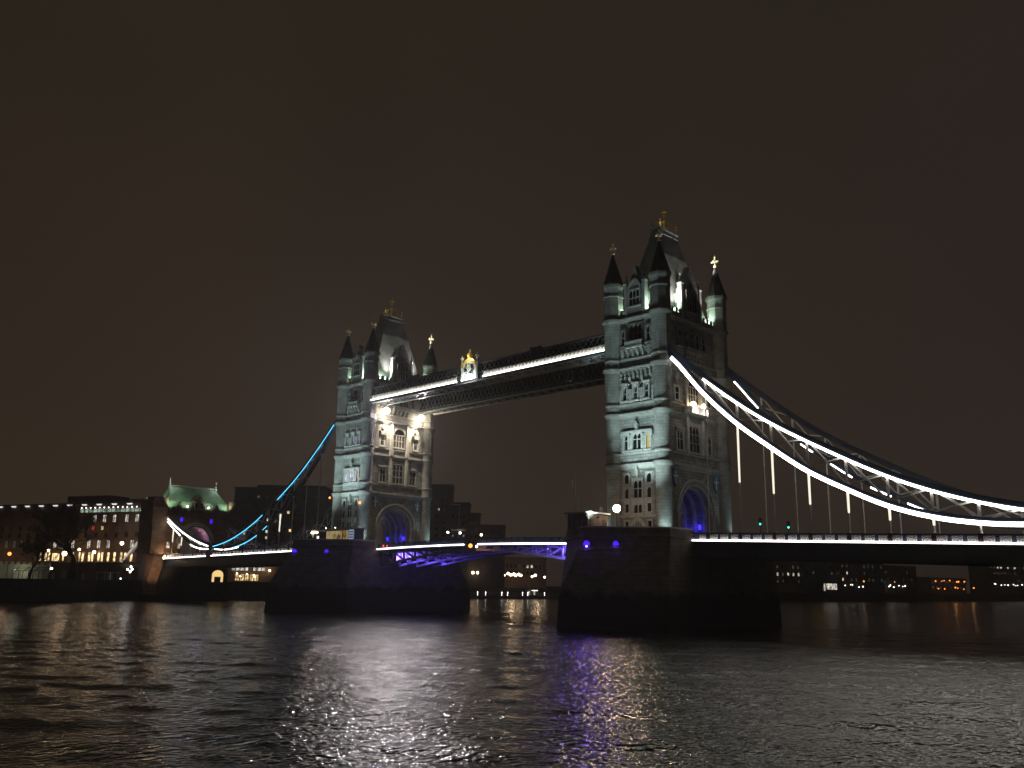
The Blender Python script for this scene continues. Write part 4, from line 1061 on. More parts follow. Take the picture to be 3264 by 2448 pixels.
def kiosk():
    T = thing('kiosk', 'lit kiosk with yellow brown poster wall on the farther pier before the tower', 'kiosk', (-80, -13, 14.2))
    F = Fr((-80, -14.2, 0), (1, 0, 0), (0, -1, 0))
    MB().box(-85.6, -74.2, -14.2, -12.0, 14.2, 18.2).build('wall', 'navy', T)
    MB().box(-93.2, -73.6, -15.1, -11.7, 18.203, 18.45).build('canopy_roof', 'steel', T)
    mb = MB()
    for u in (-12.9, -10.2, -7.8, 6.2): fbox(mb, F, u - .08, u + .08, 14.2, 18.2, .55, .71)
    mb.build('canopy_posts', 'steel', T)
    pm, t, b = _mat('poster_print')
    co = t.nodes.new('ShaderNodeTexCoord'); n = t.nodes.new('ShaderNodeTexNoise'); rp = t.nodes.new('ShaderNodeValToRGB')
    n.inputs['Scale'].default_value = .55; n.inputs['Detail'].default_value = 2
    el = rp.color_ramp.elements; el[0].position, el[0].color = .36, (.10, .045, .02, 1); el[1].position, el[1].color = .56, (.55, .42, .22, 1)
    q2 = rp.color_ramp.elements.new(.45); q2.color = (.42, .30, .10, 1)
    t.links.new(co.outputs['Object'], n.inputs['Vector']); t.links.new(n.outputs[0], rp.inputs[0])
    t.links.new(rp.outputs[0], b.inputs['Base Color']); t.links.new(rp.outputs[0], b.inputs['Emission Color']); b.inputs['Emission Strength'].default_value = .55
    mb = MB(); fbox(mb, F, -5.4, .75, 15.1, 17.9, .02, .1); mb.build('backlit_poster', pm, T)
    mb = MB(); fbox(mb, F, 1.25, 2.9, 15.1, 17.9, .02, .1); mb.build('backlit_poster', pm, T)
    mb = MB(); fbox(mb, F, 3.3, 5.3, 15.2, 18.0, .02, .1); o = mb.build('information_panel', emis('panel_blue_white', (.62, .76, 1.0), .42), T)
    mb = MB()
    for z in (15.6, 16.2, 16.8, 17.4): fbox(mb, F, 3.5, 5.1, z, z + .3, .102, .12)
    mb.build('panel_stripes', 'blue', o)
    for u in (-11.0, -9.9, -8.9):
        mb = MB(); p = F.p(u, 17.7, .4); mb.ball(p[0], p[1], p[2], .24, 8, 6); mb.build('ceiling_lamp', 'lamp', T)
    light('POINT', F.p(-9.9, 17.4, .9), 90, (1.0, .8, .55), size=.3, name='kiosk_light')
    for u in (-4.6, -.9):
        mb = MB(); p = F.p(u, 18.55, .9); mb.ball(p[0], p[1], p[2], .12, 8, 5); mb.build('roof_lamp', 'lampw', T)
kiosk()
T = thing('display_sign', 'small white glowing sign under the canopy left of the poster kiosk', 'sign', (-87.4, -15.2, 14.2))
mb = MB(); mb.box(-87.5, -87.3, -15.2, -15.1, 14.2, 15.7); mb.build('post', 'steel', T)
mb = MB(); mb.box(-87.8, -87.0, -15.3, -15.201, 15.6, 16.8); mb.build('panel', emis('sign_white', (1, .95, .9), 1.3), T)
T = thing('flagpole', 'thin grey pole at the right corner of the farther pier', 'pole', (-74.6, -13.6, 14.2))
mb = MB(); mb.tube((-74.6, -13.6, 14.2), (-74.6, -13.6, 25.5), .11, .08); mb.build('pole', 'steel', T)
mb = MB(); mb.box(-74.4, -73.8, -13.7, -13.5, 23.7, 24.3); mb.build('lamp', 'lampo', T)
for x, z, lab in ((16.7, 17.0, 'green traffic light on the right road deck, the one nearer the tower'), (21.7, 16.3, 'green traffic light on the right road deck, the one farther from the tower')):
    T = thing('traffic_light', lab, 'traffic light', (x, 1.5, 13.5), 'traffic lights on the bridge')
    mb = MB(); mb.tube((x, 1.5, 13.4), (x, 1.5, z), .07); mb.build('pole', 'iron', T)
    mb = MB(); mb.box(x - .2, x + .2, 1.35, 1.65, z - .25, z + .95); mb.box(x - .22, x + .22, 1.2, 1.35, z + .8, z + .84); mb.build('signal_head', 'iron', T)
    mb = MB(); mb.ball(x + .05, 1.36, z - .02, .17, 8, 5); mb.build('green_lens', 'greenlight', T)
T = thing('wall_lamp', 'orange lamp on the outer left turret of the farther tower', 'lamp', (LX - 5.4, -10.7, 26.2))
mb = MB(); mb.bar((LX - 5.4, -10.4, 26.2), (LX - 5.6, -11.3, 26.2), .08); mb.build('bracket', 'iron', T)
mb = MB(); mb.ball(LX - 5.65, -11.4, 26.1, .26, 8, 6); mb.build('lamp', 'lampo', T)

# ------------------------------------------------------------------ abutment gatehouse on the far bank
def abutment():
    xf = -179.0
    T = thing('gatehouse', 'brick bridge gatehouse on the far bank with pale green lit hipped roof and road arch', 'gatehouse', (-185, 0, 5))
    F = Fr((xf, 0, 0), (0, 1, 0), (1, 0, 0))
    AW, AS = 4.9, 17.5
    arc = [(AW * math.cos(a), AS + 5.2 * math.sin(a)) for a in np.linspace(math.pi, 0, 21)]
    mb = MB(); mb.loft([[(x, u, z) for u, z in [(-12, 12.6), (-AW, 12.6)] + arc + [(AW, 12.6), (12, 12.6), (12, 27), (-12, 27)]] for x in (xf - 9, xf)]); mb.build('wall', 'brick', T)
    MB().box(xf - 12, xf, -12, 12, 2, 12.4).build('abutment_base', 'quay', T)
    mb = MB()
    for k, rr in enumerate((6.3, 5.7)): ring(mb, F, [(rr * math.cos(a), AS + (rr + .3) * math.sin(a)) for a in np.linspace(math.pi, 0, 21)], [((rr - .45) * math.cos(a), AS + (rr - .15) * math.sin(a)) for a in np.linspace(math.pi, 0, 21)], 0, .35 - .12 * k)
    mb.build('arch_moulding', 'trim', T)
    # end turrets, battered foot of the river buttress
    for y, lab in ((-12.6, 'l'), (12.4, 'r')):
        mb = MB()
        mb.loft([[(xf - 8, y - 2.2, z), (xf + w, y - 2.2, z), (xf + w, y + 2.0, z), (xf - 8, y + 2.0, z)] for z, w in ((12.4, 1.6), (21, 1.4), (23.5, .9), (27.5, .9))])
        mb.loft([[(xf - 8, y - 2.4, z), (xf + w, y - 2.4, z), (xf + w, y + 2.2, z), (xf - 8, y + 2.2, z)] for z, w in ((27.503, 1.2), (28.2, 1.3), (28.203, 1.0), (30.4, 1.0))])
        for k in range(5): mb.box(xf - 7.6 + 1.9 * k, xf - 6.6 + 1.9 * k, y - 2.4, y + 2.2, 30.403, 31.2)
        mb.build('end_turret', 'brick', T)
    mb = MB(); mb.loft([[(xf + .2, -15.3, z), (xf + 5.2 - t, -15.3, z), (xf + 5.2 - t, -12.2, z), (xf + .2, -12.2, z)] for z, t in ((2, 2.6), (6, 2.4), (9.5, .4), (13.2, 0))])
    mb.box(xf + .1, xf + 5.5, -15.5, -12.0, 13.203, 13.8); mb.build('river_buttress', 'brick', T)
    mb = MB(); fbox(mb, F, -11, 11, 25.3, 25.7, 0, .4); fbox(mb, F, -11, 11, 27.0, 27.4, -.2, .5)
    u = -10.4
    while u < 10.4: fbox(mb, F, u, u + 1.0, 27.403, 28.4, -.2, .35); u += 1.9
    mb.build('battlement', 'brick', T)
    mb = MB()
    prof = [(4.8, 11.2, 27.4), (4.1, 10.2, 30.3), (2.3, 8.7, 32.7), (.35, 7.8, 34.9)]
    mb.loft([[(xf - 4.8 - a, -b2, z), (xf - 4.8 + a, -b2, z), (xf - 4.8 + a, b2, z), (xf - 4.8 - a, b2, z)] for a, b2, z in prof])
    rf = mb.build('roof', 'greenroof', T)
    mb = MB(); mb.box(xf - 5.0, xf - 4.6, -7.6, 7.6, 34.903, 35.15); mb.box(xf - 4.95, xf - 4.65, -7.6, 7.6, 35.45, 35.65)
    for y in np.arange(-7.4, 7.5, .8): mb.box(xf - 4.88, xf - 4.72, y - .1, y + .1, 35.15, 35.45)
    mb.build('ridge_cresting', 'lead', rf)
    for y in (-7.8, 7.8):
        mb = MB(); mb.lathe(xf - 4.8, y, [(.7, 34.0), (.45, 35.4), (.2, 36.0), (.34, 36.2), (.1, 36.4), (.09, 37.3), (.24, 37.55), (.05, 37.85)], 8); mb.build('finial', 'lead', rf)
    mb = MB()
    for c, w, h in ((0, 2.3, 32.8), (-6.2, 1.0, 30.2), (6.2, 1.0, 30.2)):
        fprism(mb, F, [(c - w, 27.4), (c + w, 27.4), (c + w, h - 2), (c, h), (c - w, h - 2)], -2.2, .2)
    gb = mb.build('gable', 'brick', T)
    for c in (-.9, .9):
        window(T, Fr((xf + .2, 0, 0), (0, 1, 0), (1, 0, 0)), c, 28.4, 30.4, .9, 1, (), frame='trim')
    for y in (-5.3, 4.6):
        mb = MB(); fbox(mb, F, y - .55, y + .55, 23.9, 25.7, -.1, .25); o = mb.build('niche', 'brick', T)
        mb = MB(); fbox(mb, F, y - .4, y + .4, 24.1, 25.55, .252, .33); mb.build('blue_lamp', 'bluelamp', o)
    for u0, u1, z0, z1 in ((-9.2, -8.3, 15.9, 17.6), (-5.6, -4.95, 15.9, 17.6)):
        window(T, F, (u0 + u1) / 2, z0, z1, u1 - u0, 2, (), fw=.2, frame='trim', pane='roomwarm')
    for u in (-8.6, -7.2, -5.6, 5.9, 7.4):
        window(T, F, u, 13.0, 14.4, .7, 1, (), fw=.15, frame='trim', pane='arcade')
    for y in (-3.8, 3.3):
        mb = MB(); q = F.p(y, 28.9, .35); mb.ball(q[0], q[1], q[2], .3, 8, 6); mb.build('roof_flood', 'lampw', T)
    for y, e_ in ((-9.7, 1300), (-4.5, 700), (3.6, 700), (9.5, 1300)): light('SPOT', (xf + 2.6, y, 28.6), e_ * .9, (.78, 1.0, .74), (xf - 3.4, y * .92, 33.4), 105, .3, .9, name='roof_light')
    for y in (-8.6, 8.6): light('POINT', (xf - 4.0, y * 1.42, 30.6), 700, (.78, 1.0, .74), size=.3, name='roof_light'); light('POINT', (xf - 2.6, y * .86, 36.4), 260, (.86, 1.0, .86), size=.2, name='roof_light')  # upper pair added without fixtures to brighten ridge crest and finials
    light('POINT', (xf + 3.4, -10.6, 14.2), 260, (1.0, .62, .32), size=.3, name='buttress_light')
    light('SPOT', (-158, -26, 1.2), 17000, (1.0, .66, .42), (-175, -13.6, 9.5), 26, .4, .9, name='buttress_light')
    light('POINT', (xf - 2, 2.5, 20.5), 260, (.75, .5, 1.0), size=.3, name='arch_light'); light('POINT', (xf - 2.5, 4.0, 17.5), 220, (.35, .2, 1.0), size=.3, name='arch_light')
    # lit vault seen under the deck
    mb = MB(); fbox(mb, F, 6.2, 10.6, 6.2, 8.1, .02, .3); fprism(mb, F, [(8.4 + 2.2 * math.cos(a), 8.1 + 1.7 * math.sin(a)) for a in np.linspace(0, math.pi, 13)], .02, .12); 
    v = mb.build('vault_doorway', 'quay', T)
    mb = MB(); fprism(mb, F, [(6.5, 5.9), (7.3, 5.9), (7.3, 7.5), (9.5, 7.5), (9.5, 5.9), (10.3, 5.9), (10.3, 8.1)] + [(8.4 + 1.9 * math.cos(a), 8.1 + 1.45 * math.sin(a)) for a in np.linspace(0.1, math.pi - .1, 11)] + [(6.5, 8.1)], .31, .36); mb.build('lit_opening', emis('vault_glow', (1, .68, .25), 1.0), v)
    mb = MB(); mb.lathe(-176.0, -11.0, [(.12, 12.4), (.1, 13.0)], 8); q = mb.build('lamp_post', 'iron', T)
    mb = MB(); mb.ball(-175.4, -11.4, 13.0, .62, 10, 7); mb.build('globe', 'lamp', q)
    light('POINT', (-175.0, -12.4, 13.0), 260, (1, .75, .5), size=.5, name='globe_light')
abutment()
T = thing('anchor_tie', 'pale slanting anchor tie of the bridge left of the gatehouse', 'anchor tie', (-195, -10, 5))
mb = MB(); mb.bar((-190.0, -10.3, 21.6), (-209.5, -9.6, 11.6), .7, 1.1); mb.build('tie_bar', 'white', T)
mb = MB(); mb.box(-212, -208.5, -11, -8.2, 5, 11.4); mb.build('anchor_block', 'quay', T)
light('SPOT', (-187, -24, 9), 5200, (.85, .95, 1.0), (-199, -10, 17), 50, .3, .9, name='tie_light')

# ------------------------------------------------------------------ buildings on the far bank
def building(name, label, A, B, depth, zb_, zt, mat, wins, roof_bits=(), group=None, cat='building', sunk=0.0):
    """a block whose front runs from A to B (seen left to right); wins: (u0,u1,z0,z1,material,nx mullions)"""
    A, B = Vector((*A, 0)), Vector((*B, 0)); d = (B - A).normalized(); F = Fr(A, d, (d.y, -d.x, 0)); ln = (B - A).length
    c = A + d * ln / 2
    T = thing(name, label, cat, (c.x, c.y, zb_), group)
    mb = MB(); fbox(mb, F, 0, ln, zb_, zt, -depth, 0); mb.build('wall', mat, T)
    mb = MB(); fbox(mb, F, -.3, ln + .3, zt + .003, zt + .6, -depth - .3, .3); mb.build('roof', 'darkwall', T)
    for (u0, u1, z0, z1) in roof_bits:
        mb = MB(); fbox(mb, F, u0, u1, z0, z1, -depth * .8, -depth * .25); mb.build('roof_block', mat, T)
    for (u0, u1, z0, z1, m_, nx) in wins:
        mb = MB(); t_ = min(.16, (u1 - u0) * .12)
        fbox(mb, F, u0 - t_, u0, z0 - t_, z1 + t_, 0, .16); fbox(mb, F, u1, u1 + t_, z0 - t_, z1 + t_, 0, .16); fbox(mb, F, u0, u1, z1, z1 + t_, 0, .16); fbox(mb, F, u0, u1, z0 - t_, z0, 0, .2)
        for k in range(1, nx): u = u0 + (u1 - u0) * k / nx; fbox(mb, F, u - .06, u + .06, z0, z1, .03, .12)
        o = mb.build('window', 'darkwall', T)
        mb = MB(); fbox(mb, F, u0, u1, z0, z1, .01, .03); mb.build('pane', m_, o)
    return T, F, ln

# long block at the far left
A, B = (-284.5, -36.5), (-203.6, -5.3)
rs = random.Random(3)
wins = []
U = lambda px: 15 + 71.7 * px / 480.0            # along the front, from the measured left edge
for px in (322, 352, 382, 420, 450): wins.append((U(px) - .75, U(px) + .75, 25.0, 27.4, 'roomw', 2))
for px in (270, 245): wins.append((U(px) - .6, U(px) + .6, 24.9, 26.6, 'roomdim', 2))
for px, mm in ((320, 'roomred'), (348, 'roomy')): wins.append((U(px) - .6, U(px) + .6, 22.4, 23.7, mm, 2))
for px in (43, 70, 95, 145, 205, 233, 262, 312, 343, 372, 443): wins.append((U(px) - .75, U(px) + .75, 16.3, 18.9, 'roomw' if px > 190 else 'roomdim', 2))
for px in range(20, 460, 31):
    for z in (20.0, 22.4):
        if not (z > 22 and px > 300): wins.append((U(px) - .6, U(px) + .6, z, z + 1.4, 'glass' if rs.random() < .85 else 'roomdim', 2))
for px in (162, 180, 190, 237, 266, 287, 298, 318, 328, 347, 357, 376, 395, 415, 427, 445): wins.append((U(px) - .55, U(px) + .55, 12.0, 14.9, 'arcade', 1))
wins.append((U(200), U(224), 12.0, 14.6, 'arcade', 4))
for k in range(14): wins.append((U(272) + k * 2.1, U(272) + k * 2.1 + 1.9, 28.4, 29.7, 'roomg', 1))
HT, HF, HL = building('riverside_block', 'long block with a row of roof lamps and glowing arcade at far left', A, B, 16, 5, 31.2, 'brownwall', wins, ((U(195), U(330), 31.6, 34.6), (U(390), U(470), 31.6, 33.0)))
for k in range(11):
    px = 8 + 46.5 * k
    mb = MB(); fbox(mb, HF, U(px) - 1.0, U(px) + 1.0, 31.0, 31.15, .3, .9); fbox(mb, HF, U(px) - .8, U(px) + .8, 30.75, 30.998, .35, .7); mb.build('roof_lamp', emis('eave_lamp', (.92, .95, 1.0), 1.0) if k == 0 else bpy.data.materials['eave_lamp'], HT)
mb = MB()
for k in range(14): q = HF.p(U(274) + k * 2.1 + .6, 29.95, .3); mb.ball(q[0], q[1], q[2], .17, 6, 4)
mb.build('terrace_lamps', 'lampw', HT)
mb = MB(); fbox(mb, HF, 0, HL, 28.0, 28.2, 0, 1.2); fbox(mb, HF, 0, HL, 15.3, 15.6, 0, .8); fbox(mb, HF, 0, HL, 19.3, 19.5, 0, .3); mb.build('ledge', 'brownwall', HT)
for px in (30, 120, 210, 300, 393, 450): light('POINT', HF.p(U(px), 14.4, 6.5), 260, (1.0, .72, .48), size=.3, name='street_glow')
# viaduct / terrace below the block
T = thing('terrace_wall', 'dark brown terrace wall below the glowing arcade on the far bank', 'wall', (-215, -22, 5))
mb = MB(); P0, P1 = Vector((-236, -27.5, 0)), Vector((-196.5, -12.0, 0)); d = (P1 - P0).normalized(); VF = Fr(P0, d, (d.y, -d.x, 0)); VL = (P1 - P0).length
fbox(mb, VF, 0, VL, 5, 11.0, -3, 0); mb.build('wall', 'brownwall', T)
mb = MB(); fbox(mb, VF, 0, VL, 11.003, 11.3, -3, .2); 
for u in np.arange(.4, VL, 1.6): fbox(mb, VF, u, u + .08, 11.3, 12.1, -.3, -.2)
fbox(mb, VF, 0, VL, 12.1, 12.2, -.32, -.18); mb.build('railing', 'iron', T)
for k, (u, w_) in enumerate(((8, 1.4), (14, 1.0), (21, 1.8), (27, 1.4), (33, 2.2))):
    mb = MB(); fbox(mb, VF, u, u + w_, 5.9, 7.9, .01, .06); mb.build('shuttered_opening', 'palewall' if k % 2 == 0 else 'wood', T)
# pale lit wall and open frame shelter at the far left
T = thing('garden_wall', 'pale greenish lit wall with notched top at the far left of the bank', 'wall', (-212, -42, 5))
mb = MB(); P0, P1 = Vector((-228, -56, 0)), Vector((-206, -33, 0)); d = (P1 - P0).normalized(); GF = Fr(P0, d, (d.y, -d.x, 0)); GL = (P1 - P0).length
fbox(mb, GF, 0, GL, 5, 10.2, -.5, 0); u = 0
while u < GL - 1: fbox(mb, GF, u, u + 1.0, 10.203, 11.0, -.5, 0); u += 1.8
mb.build('wall', 'palewall', T)
light('POINT', GF.p(GL * .35, 8.4, 3.0), 230, (.95, 1.0, .70), size=.3, name='garden_light'); light('POINT', GF.p(GL * .75, 8.4, 3.0), 170, (.95, 1.0, .72), size=.3, name='garden_light')
T = thing('shelter_frame', 'open dark frame shelter in front of the pale wall at far left', 'shelter', (-205, -39, 5))
mb = MB(); P0 = Vector((-208.5, -42.5, 0)); d = Vector((.75, .66, 0)).normalized(); SF = Fr(P0, d, (d.y, -d.x, 0))
for u in (0, 3.2, 6.4, 9.6):
    for n in (0, -3): fbox(mb, SF, u - .08, u + .08, 5, 8.2, n - .08, n + .08)
    q0, q1 = SF.p(u, 8.2, 0), SF.p(u, 9.3, -3); mb.bar(q0, q1, .14)
fbox(mb, SF, -.2, 9.8, 8.2, 8.36, -.1, .1); fbox(mb, SF, -.2, 9.8, 9.3, 9.46, -3.1, -2.9); fbox(mb, SF, -.2, 9.8, 8.75, 8.88, -1.6, -1.4); mb.build('frame', 'iron', T)
T = thing('ticket_hut', 'dark small hut on the embankment between the two bare trees', 'hut', (-201, -27.5, 5))
mb = MB(); mb.box(-204, -199.5, -30, -25.6, 5, 8.6); mb.build('wall', 'darkwall', T); mb = MB(); mb.box(-204.4, -199.1, -30.4, -25.2, 8.603, 8.85); mb.build('roof', 'darkwall', T)
T = thing('landing_canopy', 'flat pale canopy on posts on the embankment left of the gatehouse', 'canopy', (-190, -21, 5))
mb = MB(); mb.box(-195, -188, -23.5, -18.6, 8.1, 8.3); mb.build('roof', 'palewall', T)
mb = MB()
for x in (-194.6, -188.4):
    for y in (-23, -19): mb.box(x - .1, x + .1, y - .1, y + .1, 5, 8.1)
mb.build('post', 'steel', T)

def tree(name, label, x, y, h, spread, seed, fork):
    T = thing(name, label, 'tree', (x, y, 5), 'bare trees on the embankment')
    r = random.Random(seed); tr, tw = MB(), MB()
    def grow(p, d, ln, rad, lev):
        n = 3; q = p
        for k in range(n):
            d2 = (d + Vector((r.gauss(0, .10), r.gauss(0, .10), r.gauss(.02, .06)))).normalized()
            e_ = q + d2 * ln / n; ra, rb = rad * (1 - .22 * k / n), rad * (1 - .22 * (k + 1) / n)
            (tr if lev < 3 else tw).tube(q, e_, ra, rb, 7 if lev == 0 else (5 if lev < 3 else 3)); q, d = e_, d2
            if lev >= 1 and lev < 6 and r.random() < .72:
                a = r.random() * 6.28; s = Vector((math.cos(a), math.sin(a), r.uniform(-.25, .5))); grow(q, (d * .5 + s * .8).normalized(), ln * .6, max(rb * .45, .05), lev + 2)
        if lev < 6:
            for k in range(fork if lev == 0 else (3 if lev < 4 else 2)):
                a = r.random() * 6.28 + 2.1 * k; sp_ = r.uniform(.35, .75) * spread
                grow(q, (d + Vector((math.cos(a), math.sin(a), .1)) * sp_).normalized(), ln * r.uniform(.66, .84), max(rb * r.uniform(.55, .72), .055), lev + 1)
    grow(Vector((x, y, 4.8)), Vector((.02, .03, 1)).normalized(), h * .26, h * .030, 0)
    tr.build('trunk', 'bark', T); tw.build('crown', 'bark', T)
tree('bare_tree', 'large bare winter tree with wide crown before the glowing arcade', -194, -29.5, 30, 1.5, 5, 4)
tree('bare_tree', 'smaller bare winter tree beside the pale wall at far left', -204, -39.2, 15.5, 1.1, 9, 3)

# lamps along the far left bank
for (x, y, z, r_, mt, lab, e_) in ((-214.8, -42.2, 13.3, .55, 'lampo', 'orange street lamp at the far left edge of the bank', 160), (-231.5, -25.5, 15.2, .4, 'lamp', 'warm street lamp left of the arcade', 60), (-228, -21.5, 14.3, .75, 'lamp', 'brightest warm street lamp before the arcade', 240),
                           (-224.5, -18.2, 15.7, .4, 'lamp', 'warm street lamp before the arcade behind the large tree', 60), (-221, -14.6, 14.9, .5, 'lamp', 'warm street lamp low by the middle of the arcade', 90), (-205, -12.2, 17.6, .55, 'lamp', 'warm street lamp above the arcade beside the slanting tie', 130),
                           (-206, -32.4, 9.1, .33, 'lampw', 'low white lamp on the embankment by the dark hut', 30), (-186.2, -19.1, 6.4, .2, 'lampw', 'tiny white lamp low on the embankment left of the gatehouse', 8)):
    globe_lamp(x, y, 5, z, r_, mt, lab, e_, (1, .7, .42) if mt != 'lampw' else (1, .95, .9), 'lamps on the far left bank')
T = thing('lamp_cluster', 'cluster of white lamps on a post just left of the gatehouse foot', 'street lamp', (-189, -15.5, 5))
mb = MB(); mb.tube((-189, -15.5, 5), (-189, -15.5, 9.6), .1); mb.build('post', 'iron', T)
for k, (dy, dz) in enumerate(((-.7, .2), (.6, .3), (.1, 1.0), (-.1, -.5))):
    mb = MB(); mb.ball(-188.8 + .2 * k, -15.5 + dy, 9.0 + dz, .33, 8, 6); mb.build('globe', 'lampw', T)
light('POINT', (-188, -16.5, 9), 110, (.9, .9, 1.0), size=.5, name='street_lamp_light')

# pub with bright lights under the left span
wins = [(5.2 + k * 1.5, 6.4 + k * 1.5, 9.9, 11.0, 'roomw', 1) for k in (0, 1, 2, 3, 5, 6, 7)] + [(6.6 + k * 1.7, 7.9 + k * 1.7, 6.4, 8.6, 'roomy', 2) for k in range(5)]
PT, PF, PL = building('riverside_pub', 'low lit riverside house with bright lamps under the left road deck', (-203, 20.5), (-197.5, 42), 9, 5, 12.2, 'brownwall', wins, (), None, 'pub')
for u, z in ((7.2, 12.0), (8.7, 12.4), (8.9, 11.8), (11.5, 12.2), (16.6, 12.1), (18.4, 10.1), (2.0, 9.2), (7.0, 8.9), (8.2, 7.9), (10.5, 8.7), (12.9, 8.4), (13.2, 7.8)):
    mb = MB(); q = PF.p(u, z, .7); mb.ball(q[0], q[1], q[2], .32 if z > 9 else .22, 8, 5); mb.build('lamp', 'lampw' if z > 10.5 else 'lamp', PT)
light('POINT', PF.p(9, 11.2, 2.2), 160, (1, .82, .6), size=.4, name='pub_light'); light('POINT', PF.p(16.5, 10.5, 2.2), 120, (1, .78, .5), size=.4, name='pub_light')
T = thing('stair_rail', 'thin pale handrail stair on the bank beside the farther pier', 'stair', (-190, 39, 5))
mb = MB()
for o_ in (0, .9): mb.bar((-196, 44.5 + o_, 6.2), (-193.5, 50.5 + o_, 12.5), .14)
for k in range(7): mb.box(-196 + .36 * k - .1, -196 + .36 * k + .1, 44.5 + .86 * k, 45.6 + .86 * k, 6 + .9 * k, 6.15 + .9 * k)
mb.build('rails', 'steel', T)

# dark block behind the cyan chain
rs = random.Random(8)
wins = []
for i in range(9):
    for j in range(8):
        m_ = 'glass' if rs.random() < .9 else 'roomdim'
        wins.append((1.6 + i * 3.5, 2.9 + i * 3.5, 16 + j * 2.9, 17.3 + j * 2.9, m_, 1))
lit = [(9.2, 37.3, 'roomdim'), (18.0, 30.5, 'roomy'), (20.9, 31.6, 'roomy'), (22.0, 24.9, 'roomy'), (4.6, 23.4, 'roomy'), (13.4, 28.8, 'roomw'), (13.4, 26.6, 'roomw'), (13.3, 24.4, 'roomw'), (13.3, 22.2, 'roomw')]
wins = [w for w in wins if not any(abs((w[0] + w[1]) / 2 - u) < 1.8 and abs(w[2] + .6 - z) < 1.7 for u, z, _ in lit)] + [(u - .5, u + .5, z - .5, z + .5, m_, 1) for u, z, m_ in lit]
building('apartment_block', 'dark apartment block behind the cyan lit chain with a few warm windows', (-219, 33.5), (-193.5, 57.5), 18, 5, 40.2, 'darkwall', wins, ((7, 33, 40.8, 42.2),))
# stepped dark tower block right of the far tower
wins = []
for i in range(3):
    for j in range(9): wins.append((1.2 + i * 3.2, 2.4 + i * 3.2, 22 + j * 3.1, 23.3 + j * 3.1, 'glass', 1))
wins.append((5.3, 6.2, 40.8, 41.8, 'roomw', 1)); wins.append((4.0, 4.7, 45.2, 46.0, 'roomdim', 1))
building('tower_block', 'dark tower block just right of the farther bridge tower, tallest of the stepped blocks', (-239, 144.5), (-230.5, 153.2), 14, 5, 52.6, 'darkwall', [w for w in wins if not (w[3] > 40 and w[2] < 47 and 3 < w[0] < 6.5)] + wins[-2:])
building('tower_block', 'dark middle block of the stepped skyline right of the farther bridge tower', (-233, 153.8), (-226.2, 160.2), 12, 5, 44.4, 'darkwall', [(1.2 + i * 2.6, 2.3 + i * 2.6, 22 + j * 3.1, 23.2 + j * 3.1, 'glass' if (i, j) != (2, 3) else 'roomdim', 1) for i in range(3) for j in range(6)], ((5.0, 8.8, 44.4, 45.3),))
building('tower_block', 'dark lower block of the stepped skyline with a terrace lamp, right of the farther tower', (-226.4, 160.6), (-222.6, 164.6), 12, 5, 39.5, 'darkwall', [(.8 + i * 2.2, 1.8 + i * 2.2, 22 + j * 3.1, 23.2 + j * 3.1, 'glass', 1) for i in range(2) for j in range(5)])
building('tower_block', 'lowest dark block at the right end of the stepped skyline', (-222.8, 164.9), (-214.5, 173.5), 12, 5, 34.0, 'darkwall', [(1.0 + i * 2.6, 2.0 + i * 2.6, 20 + j * 3.1, 21.2 + j * 3.1, 'glass' if (i, j) != (1, 2) else 'roomdim', 1) for i in range(4) for j in range(4)])
T = thing('lamp_mast', 'tall thin lamp mast with cross bar before the stepped dark blocks', 'mast', (-222.5, 150.5, 5))
mb = MB(); mb.tube((-222.5, 150.5, 5), (-222.5, 150.5, 43.4), .28, .16); mb.build('pole', 'steel', T)
mb = MB(); mb.bar((-225.5, 147.5, 43.2), (-222, 151, 43.0), .5); mb.build('cross_bar', 'palewall', T)
mb = MB(); mb.bar((-225, 148, 31.2), (-220, 153, 31.2), .6); mb.build('cross_bar', 'palewall', T)
for (x, y, z, mt, lab) in ((-224.0, 145.2, 29.9, 'lampw', 'white lamp above the bascule rail below the stepped blocks, left one'), (-221, 150.2, 29.8, 'lampw', 'dim white lamp above the bascule rail below the stepped blocks, right one'), (-216.8, 159.8, 29.3, 'lamp', 'warm lamp above the bascule rail right of the stepped blocks')):
    globe_lamp(x, y, 5, z, .55, mt, lab, 0, None, 'lamps below the stepped blocks')

# centre: quay with lamps seen below the drawbridge
wins = [(3 + i * 2.4, 4.2 + i * 2.4, 15.3, 16.9, 'roomw' if i in (14, 15) else 'roomdim' if i == 12 else 'glass', 1) for i in range(18)] + [(3 + i * 2.4, 4.2 + i * 2.4, 12.0, 13.3, 'glass', 1) for i in range(18)]
building('warehouse', 'dark brown warehouse on the far quay below the drawbridge with two pale windows', (-247, 176), (-232, 222), 14, 5, 20.0, 'brownwall', wins)
k = 0
for (u, v, x, y, z, r_) in ((0, 0, -222.6, 160.5, 11.9, .62), (0, 0, -221.3, 162.2, 11.9, .58), (0, 0, -222.0, 171.5, 11.9, .58), (0, 0, -222.4, 171.2, 10.9, .42), (0, 0, -221, 174.6, 11.3, .38), (0, 0, -221, 179.6, 11.0, .58), (0, 0, -220.5, 181.9, 11.9, .62), (0, 0, -220.2, 183.4, 11.3, .56),
                           (0, 0, -219.6, 185.0, 11.6, .66), (0, 0, -219.2, 186.0, 11.1, .6), (0, 0, -219, 187.7, 11.6, .62), (0, 0, -218.6, 188.9, 11.2, .58), (0, 0, -218.5, 196.8, 10.7, .46), (0, 0, -219, 199.6, 11.4, .62), (0, 0, -218, 205.4, 10.6, .46)):
    globe_lamp(x, y, 5, z, r_, 'lamp', 'warm globe lamp on the far quay seen below the drawbridge', 0, None, 'globe lamps on the quay below the drawbridge')
